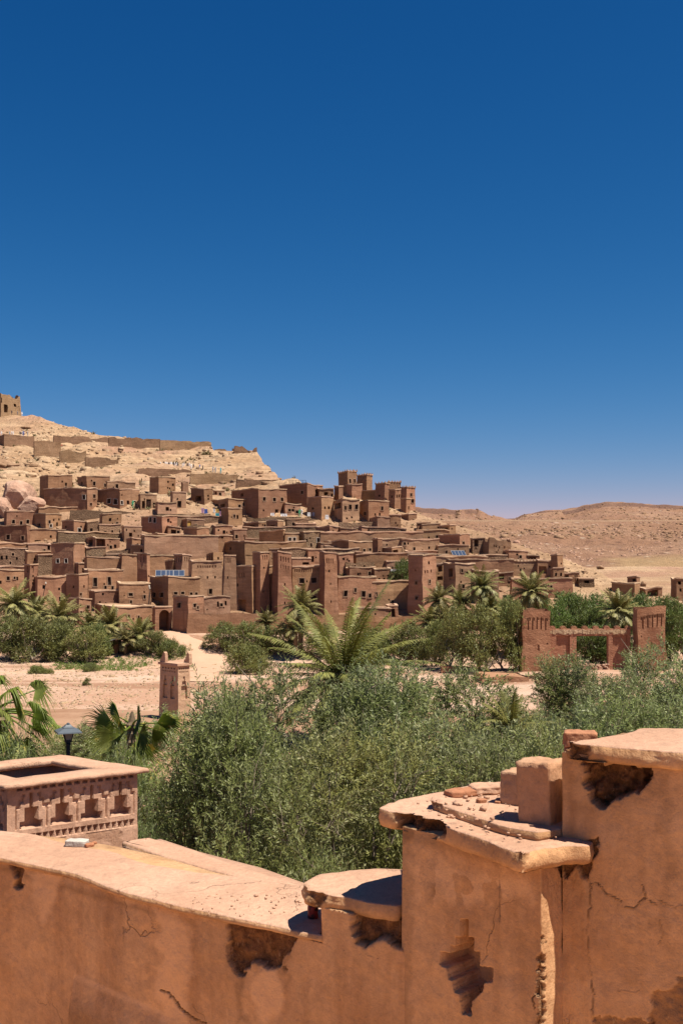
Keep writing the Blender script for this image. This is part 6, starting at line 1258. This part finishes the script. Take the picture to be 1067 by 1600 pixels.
def fnP(u, y, P_):
    d = np.zeros_like(u); mud = np.zeros_like(u); low = sstep(1500, 1545, y); un, yn = u + wob(u, y, 9, 1.3, 4) * low, y + wob(u, y, 9, 1.3, 5) * low; s = sstep(.9, -1.1, sdf(un, yn, NICHE)); front = P_[..., 0] < P1[0] - .02; s = s * front; d += s * .10
    uw, yw = u + wob(u, y, 8, 4, 6), y + wob(u, y, 8, 4, 7)
    for pl, dp in ((MUD_P, .011), (MUD_PT, .015), (MUD_P3, .008)): k = sstep(1.0, -1.2, sdf(uw + wob(u, y, 4, .7, 31), yw + wob(u, y, 4, .7, 32), pl)); d += k * dp * (1 + .6 * fbm(P_ * 40, 3, 9)); mud = np.maximum(mud, k)
    edge = np.hypot(P_[..., 0] - P0[0], P_[..., 1] - P0[1]); d += .02 * sstep(.016, 0, edge)
    pale = .8 * sstep(12, -14, sdf(u + wob(u, y, 30, 16, 10), y + wob(u, y, 30, 10, 11), [(640, 1345), (690, 1350), (760, 1362), (842, 1380), (846, 1412), (780, 1402), (700, 1418), (650, 1400)])) * (fbm(P_ * 14, 3, 12) > -.25)
    st = .8 * sstep(16, -12, np.hypot((u - 683) * 1.4, y - 1392) - 12 + wob(u, y, 10, 6, 13)) + .5 * sstep(14, -4, sdf(u + wob(u, y, 15, 6, 14), y, [(618, 1290), (700, 1310), (820, 1340), (820, 1352), (700, 1328), (618, 1306)])) + .35 * sstep(10, -2, u - 640 + wob(u, y, 20, 10, 3))  # stain blot, darker band below the ledge, darker left edge
    for c in ([(840, 1550), (832, 1560), (836, 1575)],):
        for a, b in zip(c, c[1:]): k = sstep(1.3, .4, seg_dist(u + wob(u, y, 6, 1.5, 8), y, a, b)); d += k * .003; mud = np.maximum(mud, k * .7)
    return {'d': d, 'mud': mud, 'pale': pale, 'stain_shade': np.clip(st, 0, 1)}
pier = empty('niche_pier', (0, 0, 0)); tag(pier, 'square plaster pier with a stepped cross niche and a broken ledge on top', 'pier')
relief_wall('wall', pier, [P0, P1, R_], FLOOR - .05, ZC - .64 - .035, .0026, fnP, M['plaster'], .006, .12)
core = MB(); cp = [(.245, 2.88), (.46, 2.60), (.56, 2.66), (.56, 3.05), (.245, 3.1)]; core.add([(*q, 8.3) for q in cp] + [(*q, ZC - .70) for q in cp], [(0, 4, 3, 2, 1), (5, 6, 7, 8, 9)] + [(i, (i + 1) % 5, 5 + (i + 1) % 5, 5 + i) for i in range(5)]); core.build('core', M['plaster'], pier)
ledge = [(592, 1262), (640, 1275), (690, 1289), (740, 1307), (780, 1322), (815, 1334), (850, 1326), (885, 1321), (922, 1321), (936, 1300), (925, 1270), (915, 1228), (860, 1221), (800, 1219), (735, 1225), (700, 1235), (655, 1242), (620, 1249)]
CH_P = lambda u, y: .034 * sstep(4, -5, sdf(u + wob(u, y, 9, 5, 3), y + wob(u, y, 9, 5, 4), [(618, 1266), (630, 1258), (646, 1270), (668, 1268), (694, 1284), (692, 1306), (660, 1308), (622, 1290)])) + .012 * sstep(3, -4, sdf(u + wob(u, y, 9, 5, 5), y + wob(u, y, 9, 5, 6), [(806, 1330), (822, 1330), (816, 1350), (804, 1345)]))
slab('ledge', pier, ledge, .64, .048, M['plaster_top'], .006, .003, CH_P, 9, .0075, .018, sag=.003)
slab('upper_ledge', pier, [(668, 1252), (700, 1262), (740, 1276), (790, 1291), (838, 1300), (900, 1290), (905, 1232), (800, 1222), (735, 1227), (690, 1240), (672, 1245)], .618, .026, M['plaster_top'], .006, .003, lambda u, y: .010 * sstep(6, -6, sdf(u, y, [(660, 1240), (690, 1256), (680, 1275), (660, 1265)])), 13, .004, .004, sag=.0015)

# ---- the higher wall on the right
MUD_D = [(908, 1190), (1016, 1200), (1014, 1224), (1003, 1234), (990, 1238), (975, 1247), (962, 1252), (952, 1256), (946, 1264), (938, 1266), (928, 1254), (918, 1240), (912, 1222)]
MUD_D2 = [(1057, 1528), (1090, 1520), (1110, 1620), (1012, 1620), (1018, 1578), (1016, 1549), (1036, 1549), (1050, 1545)]
MUD_D3 = [(926, 1590), (950, 1590), (966, 1592), (1010, 1594), (1016, 1604), (1010, 1640), (920, 1640)]
CR_D = [[(920, 1382), (931, 1380), (945, 1394), (968, 1408)], [(976, 1416), (990, 1417), (1004, 1405), (1014, 1408), (1026, 1415)], [(1030, 1408), (1045, 1415), (1056, 1418), (1067, 1416), (1090, 1417)], [(1004, 1382), (1006, 1405)], [(1030, 1440), (1036, 1460), (1030, 1476)], [(917, 1360), (921, 1400), (919, 1470), (924, 1540), (928, 1620)], [(962, 1548), (985, 1552), (1000, 1546)]]
def fnD(u, y, P_):
    d = np.zeros_like(u); mud = np.zeros_like(u); uw, yw = u + wob(u, y, 12, 4, 21), y + wob(u, y, 12, 4, 22)
    for pl, dp in ((MUD_D, .05), (MUD_D2, .010), (MUD_D3, .010), (MUD_PT, .012)): k = sstep(1.0, -1.2, sdf(uw + wob(u, y, 4, .7, 31), yw + wob(u, y, 4, .7, 32), pl)); d += k * dp * (1 + .55 * fbm(P_ * 38, 4, 23)); mud = np.maximum(mud, k * (1 if dp > .011 else .55))
    for c in CR_D:
        for a, b in zip(c, c[1:]): k = .8 * sstep(1.9, .5, seg_dist(u + wob(u, y, 14, 2.5, 24), y + wob(u, y, 14, 2.5, 25), a, b)) * np.clip(.75 + fbm(P_ * 9, 2, 33), .15, 1); d += k * .003; mud = np.maximum(mud, k * .6)
    st = .5 * sstep(40, -10, sdf(u + wob(u, y, 20, 12, 26), y, MUD_D)) + .3 * sstep(8, -6, np.abs(u - 1040 + wob(u, y, 30, 14, 28)) - 10) * sstep(1500, 1440, y); return {'d': d, 'mud': mud, 'stain_shade': np.clip(st, 0, 1), 'pale': .4 * sstep(.1, .5, fbm(P_ * 5, 3, 27))}
rw = empty('right_parapet', (0, 0, 0)); tag(rw, 'high plaster wall at the right edge with a rotten hollow under its ledge', 'parapet wall')
relief_wall('wall', rw, [R_, Q0, Q1], FLOOR - .05, ZC - .41 - .03, .0036, fnD, M['plaster'], .006, .36)
CH_D = lambda u, y: .016 * sstep(3, -5, sdf(u + wob(u, y, 10, 5, 3), y + wob(u, y, 10, 5, 4), [(872, 1160), (915, 1164), (918, 1190), (890, 1192)])) + .006 * sstep(2, -3, np.abs(y - 1196 - (u - 917) * .13) - 5)
def rpx(k, o): q = (Q0[0] - .51 * o + .86 * k, Q0[1] - .86 * o - .51 * k); return (UC + F * q[0] / q[1], HZ + F * .41 / q[1])
slab('ledge', rw, [rpx(k, .02) for k in (-.055, -.04, 0, .1, .22, .5, .8, 1.1)] + [rpx(1.1, -.36), rpx(.7, -.36), (1160, 1140), (1067, 1137), (1000, 1137), (960, 1146), (920, 1152), (886, 1156)], .41, .043, M['plaster_top'], .007, .004, CH_D, 17, .008, .016, sag=.003)

# ---- blocks and bits lying on the pier
def onp(u, y, h): return PH(u, y, h)
M['concrete'] = mat_plaster('grey concrete', (.46, .42, .36), (.56, .53, .47), (.33, .29, .24), True)
BG = 'clay blocks on the pier ledge'
b1 = rough_block('clay_block', None, onp(846, 1296, .64), (.078, .082, .168), -.60, M['block'], 1, .14, (.01, -.02), .0028, .055); tag(b1, 'tall upright clay block standing on the pier ledge', 'block', BG)
b2 = rough_block('clay_block', None, onp(812, 1256, .618), (.075, .07, .085), -.55, M['block'], 2, .03, (0, 0), .003, .06); tag(b2, 'low clay block half hidden left behind the tall upright one', 'block', BG)
b3 = rough_block('clay_block', None, onp(893, 1232, .60), (.075, .06, .072), -.2, M['brick'], 3, .03, rnd=.07); tag(b3, 'clay block between the tall upright one and the high wall', 'block', BG)
b4 = rough_block('clay_block', None, P(906, 1166, 2.95), (.088, .07, .042), -.15, M['brick'], 4, .0, rnd=.1); tag(b4, 'brick showing behind the corner of the high wall ledge', 'block', BG)
b4s = rough_block('clay_block', None, P(906, 1218, 2.95) , (.085, .07, .091), -.15, M['brick'], 14, .0); tag(b4s, 'hidden lower brick carrying the one behind the high wall corner', 'block', BG)
for k, (lab, u, y, h, sz, m, a) in enumerate([('flat rounded clay lump on the far edge of the pier', 757, 1240, .618, (.085, .06, .026), 'plaster_top', .2), ('reddish broken clay lump left on the far edge of the pier', 722, 1243, .618, (.09, .05, .018), 'brick', .4), ('clay lump leaning at the block behind the pier', 806, 1232, .618, (.055, .05, .034), 'plaster_top', .9),
                                              ('small clay crumb on the upper ledge', 752, 1255, .618, (.024, .02, .012), 'brick', .3), ('curved potsherd on the upper ledge', 779, 1256, .618, (.03, .016, .010), 'brick', 1.1), ('clay crumb left of the foot of the tall block', 806, 1287, .64, (.012, .011, .008), 'brick', .5), ('clay crumb right of the tall block foot', 880, 1297, .64, (.03, .018, .012), 'plaster_top', .5),
                                              ('round clay crumb between tall block and high wall', 889, 1291, .64, (.018, .016, .013), 'brick', .1), ('tiny clay crumb near the ledge front at the tall block', 868, 1303, .64, (.026, .012, .007), 'plaster_top', .2)]):
    o = rough_block('clay_lump', None, onp(u, y, h), sz, a, M[m], 30 + k, 0, (0, 0), .004 if sz[0] > .03 else .0015, .5); tag(o, lab, 'clay lump', 'clay crumbs on the pier')
rs = np.random.RandomState(77); pts = []; sz = []
for _ in range(150):
    u = rs.uniform(640, 905); y = rs.uniform(1232, 1312)
    if sdf(np.array([u]), np.array([y]), [(q[0], q[1]) for q in ledge])[0] > -9: continue
    p = PH(u, y, .632 if y > 1285 else .613); pts.append(tuple(p)); sz.append(float(np.exp(rs.normal(-5.1, .5))))
for _ in range(70): p = PH(rs.uniform(300, 470), rs.uniform(1392, 1432), .998); pts.append(tuple(p)); sz.append(float(np.exp(rs.normal(-5.5, .4))))
stones('clay_crumbs', pts, sz, M['plaster_top'], 78)
wb = rough_block('concrete_block', None, PH(121, 1321, 1.0), (.075, .042, .020), -.15, M['concrete'], 51, 0, (0, 0), .0015, .2); tag(wb, 'broken white concrete block lying on the curved parapet', 'block')
bb = rough_block('brick_piece', None, PH(140, 1323, 1.0), (.032, .026, .012), .5, M['brick'], 52, 0, (0, 0), .002, .5); tag(bb, 'brick fragment beside the white concrete block', 'brick')
bb = rough_block('brick_piece', None, PH(148, 1320, 1.0), (.02, .018, .012), 1.2, M['brick'], 53, 0, (0, 0), .002, .5); tag(bb, 'small brick chip touching the brick fragment', 'brick')
def can():
    p = PH(489, 1436, 1.0); g = empty('drink_can', p); tag(g, 'small dark red can tucked under the end of the raised slab', 'can'); m = MB(); s = p.y / F
    m.lathe([(7 * s, 0), (8.6 * s, 1.5 * s), (8.6 * s, 8 * s), (8.1 * s, 11 * s), (8.7 * s, 14 * s), (8.5 * s, 20 * s), (7.2 * s, 23 * s)], 18); m.build('body', M['can_red'], g, None, True); t = MB(); t.lathe([(7.2 * s, 22.9 * s), (7.3 * s, 24 * s), (6.4 * s, 24 * s), (6.2 * s, 23.2 * s)], 18); t.build('lid', M['metal_grey'], g)
nn_ = NT('red can'); M['can_red'] = nn_.out(nn_.mix(nn_.ramp(nn_.noise(70, 2), [(.48, 0.), (.54, 1.)]), (.22, .03, .03), (.05, .02, .02)), None, .35); can()

# ---- floor of the terrace (bounces the light onto the walls) and its supporting edge
fl = [(-3.6, 4.2)] + [tuple(q) for q in planA[1:]]; V = [(-4.5, -6, FLOOR)] + [(-4.5, 4.3, FLOOR)] + [(x, y + .10, FLOOR) for x, y in planA[2:13]] + [(.2, 2.86, FLOOR), (.5, 2.62, FLOOR), (Q1[0], Q1[1] + .1, FLOOR), (3.5, 1.2, FLOOR), (3.5, -6, FLOOR)]
fb = MB(); n = len(V); fb.add(V + [(x, y, 8.2) for x, y, z in V], [tuple(range(n))[::-1]] + [(i, (i + 1) % n, n + (i + 1) % n, n + i) for i in range(n)]); fo = fb.build('terrace_floor', M['plaster']); tag(fo, kind='structure')

# ---- the low wall beyond the parapet
lw = empty('low_wall', (0, 0, 0)); tag(lw, 'low plaster wall running under the olive trees behind the curved parapet', 'wall'); hF = 1.9
relief_wall('wall', lw, [xyh(*q, hF) for q in ((192, 1318), (258, 1341), (350, 1366), (450, 1404), (560, 1450))], 11.2, ZC - hF - .02, .016, lambda u, y, P_: {'d': 0 * u, 'stain_shade': .4 * (fbm(P_ * 3, 3, 4) > .2)}, M['plaster_top'], .03, .30)
slab('coping', lw, [(189, 1314), (258, 1339), (350, 1364), (450, 1402), (560, 1448), (640, 1440), (480, 1386), (360, 1348), (300, 1326), (232, 1308)], hF, .05, M['plaster_top'], .02, .012, None, 23, .006, .01)

# ---- the open-topped roof box with the pierced pattern
E0, E1 = PH(12, 1224, 2.2), PH(215, 1200, 2.2); ex = np.array([E1.x - E0.x, E1.y - E0.y]); EL = np.linalg.norm(ex); exn = ex / EL; back = np.array([-1.04, .75]); HB = .72
def fnE(side):
    def f(u, y, P_):
        o = np.array([E0.x, E0.y]); a = (P_[..., 0] - o[0]) * (exn[0] if side == 'f' else 0) + (P_[..., 1] - o[1]) * (exn[1] if side == 'f' else 0)
        Lf = EL
        if side == 'l': bn = back / np.linalg.norm(back); a = (P_[..., 0] - o[0]) * bn[0] + (P_[..., 1] - o[1]) * bn[1]; a = np.linalg.norm(back) - a; Lf = np.linalg.norm(back)
        b = (P_[..., 2] - (ZC - 2.2 - HB)) / HB; d = np.zeros_like(u); fx = .085; aa = (a - fx) / (Lf - 1.4 * fx); m = aa * 4; k = np.floor(m); c = m - k - .5; inn = (aa > 0) & (aa < 1)
        T = ((np.abs(c) < .36) & (b > .33) & (b < .425)) | ((np.abs(c) < .215) & (b >= .425) & (b < .62)) ; S = (np.abs(c) < .055) & (b >= .62) & (b < .83)
        d = np.where(T & inn, .13, d); d = np.where(S & inn, .06, d); e = .5 - np.abs(c)      # distance from the boundary between motifs
        G = (e < .035) & (b > .33) & (b < .62) | (e < .13) & (np.abs(b - .635) < .025) | (np.abs(e - .12) < .03) & (b > .61) & (b < .72) | (e > .10) & (e < .235) & (np.abs(b - .72) < .025) | (np.abs(e - .22) < .03) & (b > .70) & (b < .80) | (e > .20) & (e < .30) & (np.abs(b - .80) < .022)
        d = np.where(G & inn, .022, d); q = aa * 15; fr = q - np.floor(q); d = np.where(inn & (fr > .2) & (fr < .82) & (b > .875) & (b < .955), .05, d); q = aa * 19; fr = q - np.floor(q); d = np.where(inn & (fr > .12 + .5 * np.clip((.235 - b) / .09, 0, 1) * .5) & (fr < .9 - .5 * np.clip((.235 - b) / .09, 0, 1) * .5) & (b > .15) & (b < .245), .05, d)
        d = np.where((b < .15), -.004 - .004 * sstep(.15, .1, b), d); pt = sstep(.05, .25, fbm(P_ * 4, 3, 61)) * (b < .14) * 1.0; d += .006 * pt; return {'d': d, 'mud': .35 * pt, 'stain_shade': .3 * (fbm(P_ * 5, 4, 62) > .3), 'pale': 0 * u}
    return f
bx = empty('roof_box', (0, 0, 0)); tag(bx, 'open topped plaster roof box with stepped pattern of T shaped niches', 'roof box'); zt = ZC - 2.2; e0 = np.array([E0.x, E0.y]); e1 = np.array([E1.x, E1.y])
in0, in1 = e0 + exn * .02, e1
relief_wall('patterned_wall', bx, [e0, e1], zt - HB - .35, zt - .045, .0055, fnE('f'), M['plaster_top'], .01, .16, flat=True)
relief_wall('patterned_wall', bx, [e0 + back, e0], zt - HB - .35, zt - .045, .008, fnE('l'), M['plaster_top'], .01, .16, flat=True)
relief_wall('side_wall', bx, [e1 + back * .22, e1 + back], zt - HB - .35, zt - .045, .03, lambda u, y, P_: {'d': 0 * u}, M['plaster_top'], .01, .16)
relief_wall('side_wall', bx, [e1 + back, e0 + back], zt - HB - .35, zt - .045, .03, lambda u, y, P_: {'d': 0 * u}, M['plaster_top'], .01, .16)
def ring_slab():
    o = .075; bn = back / np.linalg.norm(back); c = [e0 - exn * o - bn * o, e1 + exn * o - bn * o, e1 + back + exn * o + bn * o, e0 + back - exn * o + bn * o]; i_ = .27; ci = [e0 + exn * i_ + bn * i_, e1 - exn * i_ + bn * i_, e1 + back - exn * i_ - bn * i_, e0 + back + exn * i_ - bn * i_]
    def res(c, n=46): return np.array([c[k] + (c[(k + 1) % 4] - c[k]) * t for k in range(4) for t in np.arange(n) / n])
    A, B = res(c), res(ci); n = len(A); R = []
    ctr = (e0 + e1 + back * 1.0) / 2 + back * 0; out = nrm(A - A.mean(0)); inn = nrm(B - B.mean(0))
    for xy, z, w_, q in ((A - out * .05, -.05, .3, out), (A, -.046, 1, out), (A, -.02, 1, out), (A - out * .008, -.004, .8, out), (A - out * .02, 0, .3, out), (A * .5 + B * .5, .004, 0, out), (B + inn * .012, 0, .3, inn), (B, -.008, .8, inn), (B, -.05, 1, inn), (B + inn * .03, -.06, .3, inn)):
        p3 = np.c_[xy, np.full(n, zt + z)]; j = .010 * fbm(p3 * 12, 4, 71) * w_; R.append(np.c_[xy + q * j[:, None], zt + z + .006 * fbm(p3 * 3, 3, 72)])
    V = np.concatenate(R); q = []
    for k in range(len(R) - 1): i = np.arange(n); q.append(np.stack([k * n + i, k * n + (i + 1) % n, (k + 1) * n + (i + 1) % n, (k + 1) * n + i], 1))
    z = np.zeros(len(V)); return obj('coping', mesh_np('coping', V, np.concatenate(q), None, True, {'mud': z, 'pale': z, 'stain_shade': z}), M['plaster_top'], bx)
ring_slab()
fo = MB(); q = [e0 + exn * .1 + back * .1, e1 - exn * .1 + back * .1, e1 + back * .9 - exn * .1, e0 + back * .9 + exn * .1]; fo.add([(*p, zt - .75) for p in q] + [(*p, 8.2) for p in q], [(0, 1, 2, 3), (0, 4, 5, 1), (1, 5, 6, 2), (2, 6, 7, 3), (3, 7, 4, 0)]); fo.build('base', M['plaster'], bx)
